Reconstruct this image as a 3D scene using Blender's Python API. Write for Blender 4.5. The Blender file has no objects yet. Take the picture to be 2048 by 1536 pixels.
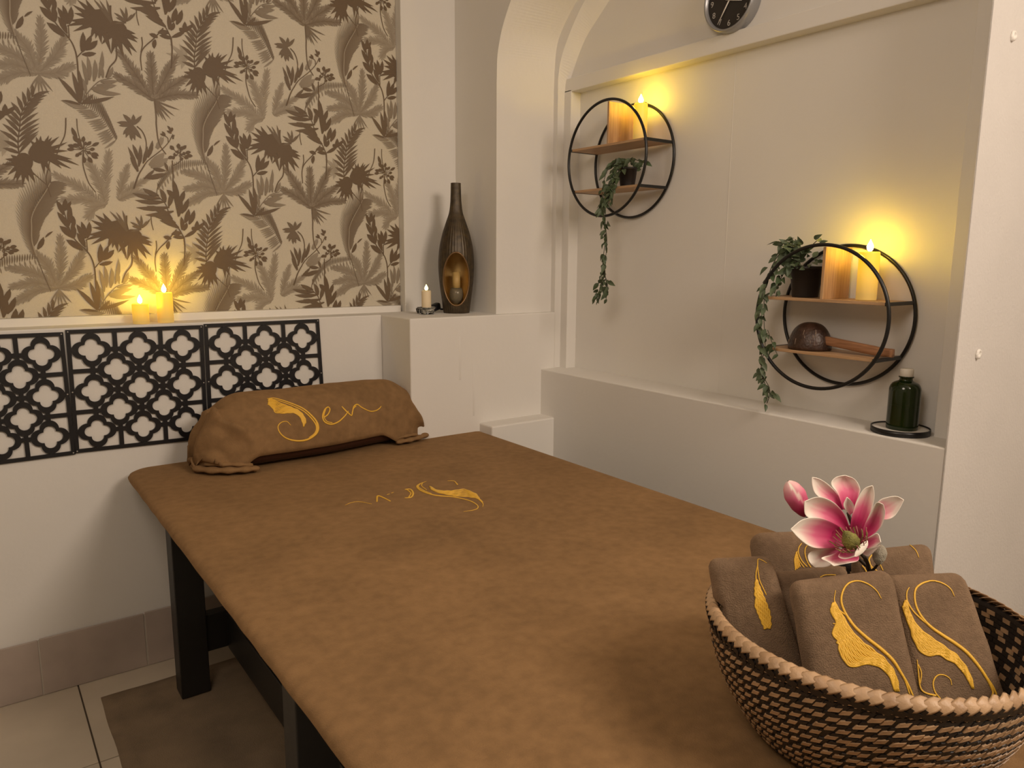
import bpy, bmesh, math, random
import numpy as np
from mathutils import Vector, Matrix
from mathutils.bvhtree import BVHTree

S = bpy.context.scene
COL = S.collection
rnd = random.Random(7)

# ------------------------------------------------------------------ camera
FPX, PITCH, ROLL, YAW, CAMZ = 1500.0, math.radians(9.51), math.radians(0.396), math.radians(36.117), 1.40
_F = np.array([math.sin(YAW), math.cos(YAW), 0.]); _R = np.array([math.cos(YAW), -math.sin(YAW), 0.]); _U = np.array([0, 0, 1.])
FW = _F*math.cos(PITCH) - _U*math.sin(PITCH)
_Uc = _U*math.cos(PITCH) + _F*math.sin(PITCH)
RT = _R*math.cos(ROLL) + _Uc*math.sin(ROLL)
UP = -_R*math.sin(ROLL) + _Uc*math.cos(ROLL)
CAM = np.array([0, 0, CAMZ])
cam_data = bpy.data.cameras.new('camera'); cam = bpy.data.objects.new('camera', cam_data); COL.objects.link(cam)
cam_data.sensor_width = 36.0; cam_data.lens = FPX/2048*36.0; cam_data.clip_start = 0.05
cam.matrix_world = Matrix(((RT[0], UP[0], -FW[0], 0), (RT[1], UP[1], -FW[1], 0), (RT[2], UP[2], -FW[2], CAMZ), (0, 0, 0, 1)))
S.camera = cam

# ------------------------------------------------------------------ world, lights, exposure
W = bpy.data.worlds.new('room_world'); S.world = W; W.use_nodes = True
W.node_tree.nodes['Background'].inputs[0].default_value = (1, .8, .6, 1)
W.node_tree.nodes['Background'].inputs[1].default_value = 0.02
S.view_settings.view_transform = 'Standard'; S.view_settings.look = 'None'
S.view_settings.gamma = 1.0; S.view_settings.use_curve_mapping = False
S.view_settings.exposure = 0.0
def area(name, loc, target, size, power, color):
    d = bpy.data.lights.new(name, 'AREA'); d.shape = 'DISK'; d.size = size; d.energy = power; d.color = color
    o = bpy.data.objects.new(name, d); COL.objects.link(o); o.location = loc
    o.rotation_euler = (Vector(target)-Vector(loc)).to_track_quat('-Z', 'Y').to_euler()
    return o
WARM = (1.0, .83, .68)
area('ceiling_lamp', (1.42, -0.95, 2.62), (1.1, 2.0, 0.9), 1.0, 54, WARM)
area('ceiling_lamp', (-0.30, 0.50, 2.40), (1.7, 1.7, 0.9), 0.8, 13, WARM)

# ------------------------------------------------------------------ pixel rays and planes (photo frame 2048x1536)
def ray(x, y): return FW + RT*((x-1024)/FPX) - UP*((y-768)/FPX)
def onx(x, y, X): d = ray(x, y); return CAM + d*(X/d[0])
def ony(x, y, Y): d = ray(x, y); return CAM + d*(Y/d[1])
def onz(x, y, Z): d = ray(x, y); return CAM + d*((Z-CAMZ)/d[2])
def ond(x, y, D): return CAM + ray(x, y)*D

# ------------------------------------------------------------------ materials
def lin(c): return tuple(((v/255)/12.92 if v/255 <= .04045 else ((v/255+.055)/1.055)**2.4) for v in c)
def mat(name, col, rough=.6, metal=0., bump=None, var=None, sheen=0., spec=.5, trans=0., ior=1.45, sss=0., coat=0., var2=None):
    m = bpy.data.materials.new(name); m.use_nodes = True
    nt = m.node_tree; b = nt.nodes['Principled BSDF']; L = nt.links
    b.inputs['Roughness'].default_value = rough; b.inputs['Metallic'].default_value = metal
    b.inputs['Specular IOR Level'].default_value = spec
    b.inputs['Base Color'].default_value = (*col, 1)
    if sheen: b.inputs['Sheen Weight'].default_value = sheen; b.inputs['Sheen Roughness'].default_value = .4; b.inputs['Sheen Tint'].default_value = (*[min(1, c*2.2) for c in col], 1)
    if trans: b.inputs['Transmission Weight'].default_value = trans; b.inputs['IOR'].default_value = ior
    if coat: b.inputs['Coat Weight'].default_value = coat
    tc = nt.nodes.new('ShaderNodeTexCoord')
    if var:
        n = nt.nodes.new('ShaderNodeTexNoise'); n.inputs['Scale'].default_value = var[0]; n.inputs['Detail'].default_value = 5
        L.new(tc.outputs['Object'], n.inputs['Vector'])
        r = nt.nodes.new('ShaderNodeMapRange'); r.inputs[1].default_value = .3; r.inputs[2].default_value = .7
        r.inputs[3].default_value = 1-var[1]; r.inputs[4].default_value = 1+var[1]
        L.new(n.outputs['Fac'], r.inputs[0])
        src = r.outputs[0]
        if var2:
            n2 = nt.nodes.new('ShaderNodeTexNoise'); n2.inputs['Scale'].default_value = var2[0]; n2.inputs['Detail'].default_value = 3
            L.new(tc.outputs['Object'], n2.inputs['Vector'])
            r2 = nt.nodes.new('ShaderNodeMapRange'); r2.inputs[1].default_value = .3; r2.inputs[2].default_value = .7
            r2.inputs[3].default_value = 1-var2[1]; r2.inputs[4].default_value = 1+var2[1]
            L.new(n2.outputs['Fac'], r2.inputs[0])
            mm = nt.nodes.new('ShaderNodeMath'); mm.operation = 'MULTIPLY'; L.new(src, mm.inputs[0]); L.new(r2.outputs[0], mm.inputs[1]); src = mm.outputs[0]
        mx = nt.nodes.new('ShaderNodeMix'); mx.data_type = 'RGBA'; mx.blend_type = 'MULTIPLY'; mx.inputs[0].default_value = 1
        mx.inputs[6].default_value = (*col, 1); L.new(src, mx.inputs[7]); L.new(mx.outputs[2], b.inputs['Base Color'])
    if bump:
        n = nt.nodes.new('ShaderNodeTexNoise'); n.inputs['Scale'].default_value = bump[0]; n.inputs['Detail'].default_value = 4
        L.new(tc.outputs['Object'], n.inputs['Vector'])
        bm = nt.nodes.new('ShaderNodeBump'); bm.inputs['Strength'].default_value = bump[1]; bm.inputs['Distance'].default_value = .004
        L.new(n.outputs['Fac'], bm.inputs['Height']); L.new(bm.outputs[0], b.inputs['Normal'])
    return m
def wood(name, c1, c2, axis=2, scale=1.0):
    m = mat(name, c1, .45); nt = m.node_tree; L = nt.links; b = nt.nodes['Principled BSDF']
    tc = nt.nodes.new('ShaderNodeTexCoord'); mp = nt.nodes.new('ShaderNodeMapping')
    sc = [60*scale]*3; sc[axis] = 4*scale; mp.inputs['Scale'].default_value = sc
    n = nt.nodes.new('ShaderNodeTexNoise'); n.inputs['Scale'].default_value = 2; n.inputs['Detail'].default_value = 6; n.inputs['Distortion'].default_value = .6
    cr = nt.nodes.new('ShaderNodeValToRGB'); cr.color_ramp.elements[0].position = .35; cr.color_ramp.elements[1].position = .7
    cr.color_ramp.elements[0].color = (*c2, 1); cr.color_ramp.elements[1].color = (*c1, 1)
    L.new(tc.outputs['Object'], mp.inputs[0]); L.new(mp.outputs[0], n.inputs['Vector']); L.new(n.outputs['Fac'], cr.inputs[0]); L.new(cr.outputs[0], b.inputs['Base Color'])
    return m
def emit(name, col, strength):
    m = bpy.data.materials.new(name); m.use_nodes = True; nt = m.node_tree; nt.nodes.clear()
    e = nt.nodes.new('ShaderNodeEmission'); e.inputs[0].default_value = (*col, 1); e.inputs[1].default_value = strength
    o = nt.nodes.new('ShaderNodeOutputMaterial'); nt.links.new(e.outputs[0], o.inputs[0]); return m
def attr_mat(name, stops, attr='tone', rough=.6, sheen=0., bump=None, spec=.4):
    m = mat(name, (.5, .5, .5), rough, sheen=sheen, bump=bump, spec=spec); nt = m.node_tree
    a = nt.nodes.new('ShaderNodeAttribute'); a.attribute_name = attr
    cr = nt.nodes.new('ShaderNodeValToRGB'); els = cr.color_ramp.elements
    while len(els) < len(stops): els.new(.5)
    for e, (p, c) in zip(els, stops): e.position = p; e.color = (*c, 1)
    nt.links.new(a.outputs['Fac'], cr.inputs[0]); nt.links.new(cr.outputs[0], nt.nodes['Principled BSDF'].inputs['Base Color'])
    return m

M = {}
M['plaster'] = mat('white_plaster', (.76, .735, .69), .75, bump=(55, .12), var=(1.6, .03), spec=.25)
M['plaster_rough_dimmed'] = mat('rough_white_plaster_dimmed', (.64, .61, .58), .8, bump=(120, .35), var=(3, .03), spec=.2)  # near wall: rough, base colour darkened to offset the strong lamp light on it
M['trim'] = mat('white_trim_paint', (.80, .77, .72), .5)
M['ceiling'] = mat('ceiling_paint', (.72, .68, .62), .9)
M['tile'] = mat('beige_floor_tile', (.62, .54, .425), .35, var=(3, .12), bump=(20, .05))
M['grout'] = mat('dark_grout', (.10, .075, .05), .9)
M['skirt'] = mat('taupe_skirting_tile', (.43, .355, .305), .4, var=(6, .12))
M['skirtgrout'] = mat('pale_grout', (.5, .45, .38), .9, bump=(90, .3))
M['rug'] = mat('brown_rug', (.24, .175, .11), .95, var=(7, .25), bump=(300, .5), sheen=.2)
M['velour'] = mat('brown_velour', (.245, .144, .0655), .9, var=(5, .13), var2=(38, .12), bump=(420, .35), sheen=.30, spec=.15)
M['towel'] = mat('taupe_terry', (.205, .137, .086), .95, var=(14, .16), var2=(120, .10), bump=(520, .55), sheen=.45, spec=.1)
M['vinyl'] = mat('dark_red_brown_vinyl', (.055, .018, .010), .5, bump=(200, .1))
M['thread'] = mat('gold_thread', (.86, .50, .05), .38, bump=(900, .3), sheen=.1)
M['blackwood'] = mat('black_painted_wood', (.012, .011, .010), .45, bump=(60, .08))
M['blackplastic'] = mat('black_lattice_plastic', (.012, .012, .014), .32)
M['blackmetal'] = mat('black_metal', (.012, .012, .012), .35, metal=.2)
M['oak'] = wood('pale_oak', (.56, .36, .19), (.40, .23, .11), axis=2)
M['oaky'] = wood('pale_oak_board', (.56, .36, .20), (.42, .25, .125), axis=1)
M['handlewood'] = wood('reddish_wood_handle', (.40, .20, .10), (.26, .12, .055), axis=1, scale=2)
M['coconut'] = mat('coconut_shell', (.045, .022, .014), .35, bump=(160, .4), var=(40, .5))
M['scratch'] = mat('pale_coconut_fibre', (.28, .20, .15), .7)
M['pot'] = mat('black_pot', (.016, .013, .012), .5)
M['leaf'] = mat('dull_green_leaf', (.055, .085, .036), .5, var=(60, .35))
M['leaf2'] = mat('grey_green_leaf', (.085, .115, .06), .55, var=(60, .3))
M['vine'] = mat('brown_green_vine', (.05, .05, .025), .6)
M['rattan'] = mat('dark_bronze_rattan', (.060, .042, .022), .38, metal=.35, var=(50, .45))
M['gold'] = mat('gold_lining', (.55, .37, .14), .48, metal=.8, var=(20, .15))
M['glass'] = mat('clear_glass', (.95, .97, .95), .03, trans=1., ior=1.45)
M['smoke_glass'] = mat('smoky_glass_votive', (.55, .48, .33), .08, trans=.75, ior=1.3)
M['greenglass'] = mat('dark_green_glass', (.012, .026, .004), .14, trans=.25, ior=1.45, coat=.2)
M['oil'] = mat('dark_oil', (.008, .012, .004), .3)
M['cap'] = mat('white_cap', (.80, .76, .68), .45)
M['white'] = mat('white_napkin', (.78, .75, .70), .7)
M['clockrim'] = mat('silver_plastic', (.34, .34, .35), .35, metal=.5)
M['clockface'] = mat('dark_clock_face', (.022, .018, .015), .4)
M['clockmark'] = mat('silver_marks', (.45, .42, .38), .4)
M['clockhand'] = mat('pale_hand', (.75, .70, .62), .4)
M['palm'] = mat('tan_palm_strip', (.40, .25, .135), .45, var=(30, .22), bump=(200, .2))
M['palmlight'] = mat('pale_palm_strip', (.46, .30, .17), .45, var=(30, .2), bump=(200, .2))
M['palmblack'] = mat('black_palm_strip', (.016, .012, .010), .42, var=(30, .3), bump=(200, .2))
M['petal'] = attr_mat('magnolia_petal', [(0, (.20, .005, .035)), (.30, (.46, .020, .115)), (.56, (.64, .13, .24)), (.76, (.80, .48, .48)), (.90, (.88, .78, .69)), (1, (.90, .84, .74))], rough=.55, sheen=.15)
M['stamen'] = mat('olive_green_stamen', (.24, .22, .05), .7, bump=(400, .8), var=(90, .4))
M['filament'] = mat('dark_pink_filament', (.30, .10, .08), .6)
M['stem'] = mat('dark_flower_stem', (.05, .035, .022), .7)
M['fuzz'] = mat('grey_fuzzy_bud', (.36, .33, .26), .95, bump=(500, .6), sheen=.4)
PAPER, PRINT = (.60, .54, .425), (.145, .098, .056)
def mixc(t): return tuple(PAPER[i]*(1-t)+PRINT[i]*t for i in range(3))
M['paper'] = mat('taupe_wallpaper', PAPER, .5, bump=(260, .08), var=(300, .04), spec=.3)
M['print'] = attr_mat('wallpaper_leaf_print', [(0, PAPER), (1, PRINT)], rough=.5, spec=.3)
FLAME_COL = (1.0, .655, .05)
M['flame'] = emit('candle_flame', FLAME_COL, 290)
M['flame_dim'] = emit('small_candle_flame', (1.0, .80, .28), 7)
def wax_mat(name, h, top, bot, base):
    m = mat(name, base, .5, bump=(40, .05)); nt = m.node_tree; b = nt.nodes['Principled BSDF']
    tc = nt.nodes.new('ShaderNodeTexCoord'); sp = nt.nodes.new('ShaderNodeSeparateXYZ'); nt.links.new(tc.outputs['Object'], sp.inputs[0])
    r = nt.nodes.new('ShaderNodeMapRange'); r.inputs[1].default_value = 0; r.inputs[2].default_value = h
    nt.links.new(sp.outputs[2], r.inputs[0])
    cr = nt.nodes.new('ShaderNodeValToRGB'); cr.color_ramp.elements[0].color = (*bot, 1); cr.color_ramp.elements[1].color = (*top, 1)
    cr.color_ramp.elements[0].position = .12; cr.color_ramp.elements[1].position = .85
    nt.links.new(r.outputs[0], cr.inputs[0]); nt.links.new(cr.outputs[0], b.inputs['Emission Color']); b.inputs['Emission Strength'].default_value = 1
    return m

# ------------------------------------------------------------------ geometry helpers
class MB:
    def __init__(s): s.v = []; s.f = []; s.t = []
    def add(s, verts, faces, tone=None):
        n = len(s.v); s.v += [tuple(map(float, p)) for p in verts]; s.f += [tuple(i+n for i in f) for f in faces]
        s.t += list(tone) if tone is not None else [0.]*len(verts)
        return s
    def box(s, x0, x1, y0, y1, z0, z1):
        return s.add([(x0,y0,z0),(x1,y0,z0),(x1,y1,z0),(x0,y1,z0),(x0,y0,z1),(x1,y0,z1),(x1,y1,z1),(x0,y1,z1)],
                     [(0,3,2,1),(4,5,6,7),(0,1,5,4),(1,2,6,5),(2,3,7,6),(3,0,4,7)])
    def grid(s, P, closeu=False, closev=False, tone=None):
        P = np.asarray(P); nu, nv = P.shape[:2]
        fs = []
        for i in range(nu if closeu else nu-1):
            for j in range(nv if closev else nv-1):
                a, b = i, (i+1) % nu; c, d = j, (j+1) % nv
                fs.append((a*nv+c, b*nv+c, b*nv+d, a*nv+d))
        return s.add(P.reshape(-1, 3), fs, None if tone is None else np.asarray(tone).reshape(-1))
    def lathe(s, prof, n=32, c=(0,0,0), cap=True):
        P = [[(c[0]+r*math.cos(2*math.pi*k/n), c[1]+r*math.sin(2*math.pi*k/n), c[2]+z) for k in range(n)] for r, z in prof]
        base = len(s.v); s.grid(P, closev=True)
        if cap:
            s.f.append(tuple(base+k for k in range(n))[::-1]); s.f.append(tuple(base+(len(prof)-1)*n+k for k in range(n)))
        return s
    def tube(s, pts, rad, n=8, cap=True, flat=None, normals=None, closed=False):
        pts = np.asarray(pts, float); m = len(pts)
        rad = np.full(m, rad) if np.isscalar(rad) else np.asarray(rad, float)
        if closed: T = np.roll(pts, -1, 0)-np.roll(pts, 1, 0)
        else: T = np.gradient(pts, axis=0)
        T /= np.maximum(np.linalg.norm(T, axis=1), 1e-9)[:, None]
        if normals is None:
            a = np.array([0, 0, 1.]) if abs(T[0][2]) < .9 else np.array([1., 0, 0]); N = []
            u = np.cross(T[0], a); u /= np.linalg.norm(u)
            for i in range(m):
                u = u - T[i]*np.dot(u, T[i]); u /= max(np.linalg.norm(u), 1e-9); N.append(u.copy())
            N = np.array(N)
        else:
            N = np.asarray(normals, float); N = N - T*(N*T).sum(1)[:, None]; N /= np.maximum(np.linalg.norm(N, axis=1), 1e-9)[:, None]
        B = np.cross(T, N); fl = 1. if flat is None else flat
        P = [[pts[i]+rad[i]*(B[i]*math.cos(2*math.pi*k/n)+N[i]*fl*math.sin(2*math.pi*k/n)) for k in range(n)] for i in range(m)]
        base = len(s.v); s.grid(P, closeu=closed, closev=True)
        if cap and not closed:
            s.f.append(tuple(base+k for k in range(n))[::-1]); s.f.append(tuple(base+(m-1)*n+k for k in range(n)))
        return s
    def mesh(s, name, smooth=True):
        me = bpy.data.meshes.new(name); me.from_pydata(s.v, [], s.f); me.update()
        if smooth: me.polygons.foreach_set('use_smooth', [True]*len(me.polygons))
        if any(s.t):
            at = me.attributes.new('tone', 'FLOAT', 'POINT'); at.data.foreach_set('value', s.t)
        return me
    def build(s, name, m, parent=None, loc=(0,0,0), smooth=True, bevel=0, sub=0, fix=True, angle=None):
        me = s.mesh(name, smooth)
        if fix:
            b = bmesh.new(); b.from_mesh(me); bmesh.ops.recalc_face_normals(b, faces=b.faces); b.to_mesh(me); b.free()
        me.materials.append(m)
        o = bpy.data.objects.new(name, me); COL.objects.link(o); o.location = loc
        if parent: o.parent = parent
        if bevel:
            md = o.modifiers.new('bevel', 'BEVEL'); md.width = bevel; md.segments = 2; md.limit_method = 'ANGLE'; md.angle_limit = .6
            if smooth: me.shade_smooth() if hasattr(me, 'shade_smooth') else None
        if sub:
            md = o.modifiers.new('sub', 'SUBSURF'); md.levels = sub; md.render_levels = sub
        return o
def empty(name, loc=(0,0,0), rz=0.):
    o = bpy.data.objects.new(name, None); COL.objects.link(o); o.location = loc; o.rotation_euler = (0, 0, rz); o.empty_display_size = .05; return o
def tag(o, label, cat, group=None, kind=None):
    o['label'] = label; o['category'] = cat
    if group: o['group'] = group
    if kind: o['kind'] = kind
    return o
def struct(o, label=None):
    o['kind'] = 'structure'
    if label: o['label'] = label
    return o
def catmull(P, n=8):
    P = np.asarray(P, float); m = len(P)
    if m < 3: return np.array([P[0]+(P[-1]-P[0])*t for t in np.linspace(0, 1, n+1)])
    Q = np.vstack([2*P[0]-P[1], P, 2*P[-1]-P[-2]]); out = []
    for i in range(m-1):
        p0, p1, p2, p3 = Q[i:i+4]
        for t in np.linspace(0, 1, n, endpoint=False):
            out.append(.5*((2*p1)+(-p0+p2)*t+(2*p0-5*p1+4*p2-p3)*t*t+(-p0+3*p1-3*p2+p3)*t**3))
    out.append(P[-1]); return np.array(out)
def resample(P, n):
    P = np.asarray(P, float); d = np.r_[0, np.cumsum(np.linalg.norm(np.diff(P, axis=0), axis=1))]
    t = np.linspace(0, d[-1], n); return np.stack([np.interp(t, d, P[:, k]) for k in range(P.shape[1])], 1)
def smooth_noise(x, y, seed=0):
    return (math.sin(x*1.0+seed*1.7)*math.cos(y*1.3+seed)+.5*math.sin(x*2.3+y*1.9+seed*2.1)+.25*math.sin(x*4.1-y*3.7+seed))/1.75

# ------------------------------------------------------------------ room shell
YL, ZL = 2.688, 1.178          # lower back wall front face, ledge height
XL, ZN = 1.943, 0.941          # right ledge front face, ledge height
XN = 2.10                      # niche back
# floor of separate tiles on a grout bed
fl = struct(MB().box(-1.7, 3.0, -1.9, 3.1, -.08, -.004).build('floor', M['grout'], smooth=False), 'beige tiled floor with dark joints')
TS = .492
tm = MB().box(.0025, TS-.0025, .0025, TS-.0025, -.006, 0).mesh('tile', False); tm.materials.append(M['tile'])
for i in range(-4, 6):
    for j in range(-9, 2):
        x0 = .190+i*TS; y0 = 2.208+j*TS
        if x0 < -1.71 or x0 > 2.6 or y0 < -1.9: continue
        t = bpy.data.objects.new('tile', tm); COL.objects.link(t); t.location = (x0, y0, .0006*rnd.uniform(-1, 1)); t.parent = fl
struct(MB().box(-1.7, 3.0, -1.9, 3.1, 2.80, 2.9).build('ceiling', M['ceiling'], smooth=False))
wb = struct(MB().box(-1.7, 1.324, YL, 3.1, -.08, ZL).build('wall_back', M['plaster'], smooth=False, bevel=.004), 'white plastered lower wall with a narrow ledge')
struct(MB().box(-1.7, 2.3, 2.838, 3.1, ZL-.02, 2.85).build('wall_back_upper', M['plaster'], smooth=False))
struct(MB().box(1.484, 2.3, 2.79, 3.1, ZL-.02, 2.85).build('wall_back_right', M['plaster'], smooth=False, bevel=.003))
struct(MB().box(-1.8, -1.6, -1.9, 3.1, -.08, 2.85).build('wall_left', M['plaster'], smooth=False))
struct(MB().box(-1.7, 3.0, -1.9, -1.7, -.08, 2.85).build('wall_front', M['plaster'], smooth=False))
struct(MB().box(2.85, 3.0, -1.9, .95, -.08, 2.85).build('wall_right_near', M['plaster'], smooth=False))
# masonry block in the corner
struct(MB().box(1.324, 2.016, 2.455, 2.90, -.08, ZL).build('wall_block', M['plaster'], smooth=False, bevel=.005), 'white masonry block in the corner carrying the lantern')
struct(MB().box(1.632, XL+.01, 2.366, 2.47, -.08, .748).build('trim_4', M['plaster'], smooth=False, bevel=.006), 'low white step in the corner')
# right wall: ledge, niche back, beam, clock wall
struct(MB().box(XL, 2.5, .83, 2.47, -.08, ZN).build('wall_right_ledge', M['plaster'], smooth=False, bevel=.004), 'white right wall below the niche with a ledge')
struct(MB().box(XN, 2.5, .83, 2.60, ZN-.02, 2.2).build('wall_right', M['plaster'], smooth=False), 'white niche back wall behind the round shelves')
MB().box(XN-.0006, XN+.001, 1.657, 1.6585, ZN, 2.06).build('panel_seam', M['plaster'], bpy.data.objects['wall_right'], smooth=False)
struct(MB().box(2.05, 2.5, .83, 2.47, 2.062, 2.115).build('trim_5', M['plaster'], smooth=False, bevel=.003), 'white beam above the niche')
struct(MB().box(2.065, 2.5, .83, 2.60, 2.11, 2.85).build('wall_right_upper', M['plaster'], smooth=False))
struct(MB().box(2.05, 2.5, .83, .909, ZN-.01, 2.07).build('trim_6', M['plaster'], smooth=False, bevel=.002))
struct(MB().box(2.05, 2.5, 2.42, 2.60, ZN-.01, 2.07).build('trim_7', M['plaster'], smooth=False, bevel=.002))
# near wall nib
struct(MB().box(XL-.001, 2.95, .8265, .8295, -.08, 2.85).build('wall_near', M['plaster_rough_dimmed'], smooth=False), 'rough white wall face at the right edge')
# arch ribs
def arch_rib(name, x0, pf, x1, pb, ztop=2.82, yout=2.86):
    pf = np.array(pf); pb = np.array(pb); m = MB(); n = len(pf)
    V = [(x0, y, z) for y, z in pf]+[(x1, y, z) for y, z in pb]
    Fs = [(i, i+1, n+i+1, n+i) for i in range(n-1)]
    V += [(x0, pf[-1][0], ztop), (x0, yout, ztop), (x0, yout, pf[0][1])]
    Fs.append(tuple(range(n))+(2*n, 2*n+1, 2*n+2))
    m.add(V, Fs)
    o = m.build(name, M['plaster'], smooth=False)
    return struct(o)
def prof(y0, zb, zs, pts, apex):
    c = catmull([(y0, zs-.12), (y0, zs)]+pts, 7)
    return [(y0, zb)]+[tuple(p) for p in c]+[(apex[0], apex[1]), (1.2, apex[1]), (.84, apex[1])]
arch_rib('trim_8', 1.733, prof(2.488, ZL-.02, 2.08, [(2.484, 2.16), (2.466, 2.224), (2.443, 2.272), (2.398, 2.338), (2.350, 2.384), (2.26, 2.44), (2.15, 2.48)], (2.0, 2.50)),
         2.016, prof(2.488, ZL-.02, 2.08, [(2.484, 2.17), (2.474, 2.235), (2.451, 2.282), (2.405, 2.335), (2.350, 2.382), (2.26, 2.44), (2.15, 2.48)], (2.0, 2.50)))
arch_rib('trim_9', 2.016, prof(2.462, ZN-.02, 2.06, [(2.460, 2.13), (2.443, 2.192), (2.410, 2.250), (2.364, 2.312), (2.308, 2.370), (2.2, 2.44), (2.1, 2.47)], (2.0, 2.48)),
         2.066, prof(2.462, ZN-.02, 2.00, [(2.452, 2.09), (2.412, 2.170), (2.372, 2.232), (2.336, 2.270), (2.285, 2.31), (2.18, 2.39), (2.08, 2.44)], (2.0, 2.46)))
# skirting
bb = struct(MB().box(-1.7, 1.324, YL-.0085, YL+.02, 0, .186).build('baseboard_back', M['skirtgrout'], smooth=False), 'taupe tile skirting along the back wall')
for k in range(-6, 5):
    x0 = .0945+k*.3085
    h = .192+.003*math.sin(k*2.1)
    m = MB().box(x0+.0015, min(x0+.3055, 1.322), YL-.011, YL-.003, .001, h)
    m.build('tile', M['skirt'], bb, smooth=False, bevel=.0015)
bb2 = struct(MB().box(XL-.004, XL+.01, .84, 2.36, 0, .178).build('baseboard_right', M['skirtgrout'], smooth=False))
for k in range(5):
    MB().box(XL-.011, XL-.003, .845+k*.305, .845+k*.305+.302, .001, .19).build('tile', M['skirt'], bb2, smooth=False)
# white trim under the wallpaper
struct(MB().box(-1.6, 1.472, 2.806, 2.84, ZL-.002, 1.2035).build('trim_1', M['trim'], smooth=False, bevel=.002), 'white strip under the wallpaper')
# scraper marks on the block: two pale drips
for x, z0, z1 in ((1.536, .93, 1.10), (1.60, .78, .99)):
    MB().box(x, x+.008, 2.4535, 2.456, z0, z1).build('drip', M['plaster'], bpy.data.objects['wall_block'], bevel=.001)

# ------------------------------------------------------------------ wallpaper with printed leaves
PX0, PX1, PZ0, PZ1, PY = -.95, 1.483, 1.2040, 2.62, 2.832
wp = MB().box(PX0, PX1, PY, 2.8375, PZ0, PZ1).build('wallpaper', M['paper'], smooth=False)
tag(wp, 'taupe wallpaper panel printed with brown palm and jungle leaves', 'wallpaper')
class Print:
    def __init__(s): s.polys = []; s.layer = 0
    def leaf(s, b, t, w, curve=0., t0=1., t1=1., prof=(.28, .85, 1., .72, 0.)):
        b = np.array(b, float); t = np.array(t, float); d = t-b; L = np.linalg.norm(d)
        if L < 1e-6: return
        nrm = np.array([-d[1], d[0]])/L; c = (b+t)/2+nrm*curve*L
        k = len(prof); pts = []; tn = []
        for i in range(k):
            u = i/(k-1); p = b*(1-u)**2+2*c*u*(1-u)+t*u*u
            tg = 2*(c-b)*(1-u)+2*(t-c)*u; tg /= max(np.linalg.norm(tg), 1e-9); nn = np.array([-tg[1], tg[0]])
            pts += [p+nn*w*prof[i]/2, p-nn*w*prof[i]/2]; tn += [t0+(t1-t0)*u]*2
        s.polys.append((s.layer, pts, tn))
    def stem(s, path, w0, w1=None, tone=1., n=6):
        P = catmull(path, n); w1 = w0 if w1 is None else w1; m = len(P); T = np.gradient(P, axis=0); T /= np.maximum(np.linalg.norm(T, axis=1), 1e-9)[:, None]
        N = np.stack([-T[:, 1], T[:, 0]], 1); pts = []
        for i in range(m):
            w = w0+(w1-w0)*i/(m-1); pts += [P[i]+N[i]*w/2, P[i]-N[i]*w/2]
        s.polys.append((s.layer, pts, [tone]*(2*m)))
    def frond(s, path, n, L, ang=45, w=3., tones=(1., .8), sides=(1, -1), taper=(.5, 1., .55), droop=.12, stemw=1.5, tip=True, stone=None):
        P = resample(catmull(path, 8), n); T = np.gradient(P, axis=0); T /= np.maximum(np.linalg.norm(T, axis=1), 1e-9)[:, None]
        for i in range(n):
            u = i/(n-1); f = np.interp(u, (0, .45, 1), taper); a0 = ang*(1-.35*u)
            for sd in sides:
                a = math.radians(a0*sd)+rnd.uniform(-.08, .08); ca, sa = math.cos(a), math.sin(a)
                d = np.array([T[i][0]*ca-T[i][1]*sa, T[i][0]*sa+T[i][1]*ca])
                l = L*f*rnd.uniform(.85, 1.12)
                tb = tones[0]*rnd.uniform(.88, 1.0); s.leaf(P[i], P[i]+d*l, w, -droop*sd, tb, tones[1]*rnd.uniform(.8, 1.1))
        if tip: s.leaf(P[-1], P[-1]+T[-1]*L*taper[2]*1.1, w, 0, tones[0], tones[1])
        if stemw: s.stem(P, stemw, stemw*.5, tones[0] if stone is None else stone)
    def fan(s, c, r, tips, w, tone=(1., 1.), curve=.04):
        c = np.array(c, float)
        k = 18; pts = []
        ring = [c+np.array([math.cos(2*math.pi*i/k), math.sin(2*math.pi*i/k)])*np.array(r)*rnd.uniform(.9, 1.06) for i in range(k+1)]
        for i in range(k+1): pts += [c, ring[i if i < k else 0]]
        s.polys.append((s.layer, pts, [tone[0]]*len(pts)))
        for j, t in enumerate(tips):
            t = np.array(t, float); d = t-c; b = c+d/np.linalg.norm(d)*min(np.mean(r)*.35, np.linalg.norm(d)*.3)
            s.leaf(b, t, w, curve*(1 if j % 2 else -1), tone[0], tone[1], prof=(1., 1., .78, .42, 0.))
    def next(s): s.layer += 1
cA = lambda x, y: (300+x/7.681, 80+y/7.681)
cB = lambda x, y: (540+x/7.681, 80+y/7.681)
cC = lambda x, y: (300+x/7.681, 260+y/7.681)
cD = lambda x, y: (540+x/7.681, 260+y/7.681)
def mp(c, L): return [c(*q) for q in L]
pr_ = Print()
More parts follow.
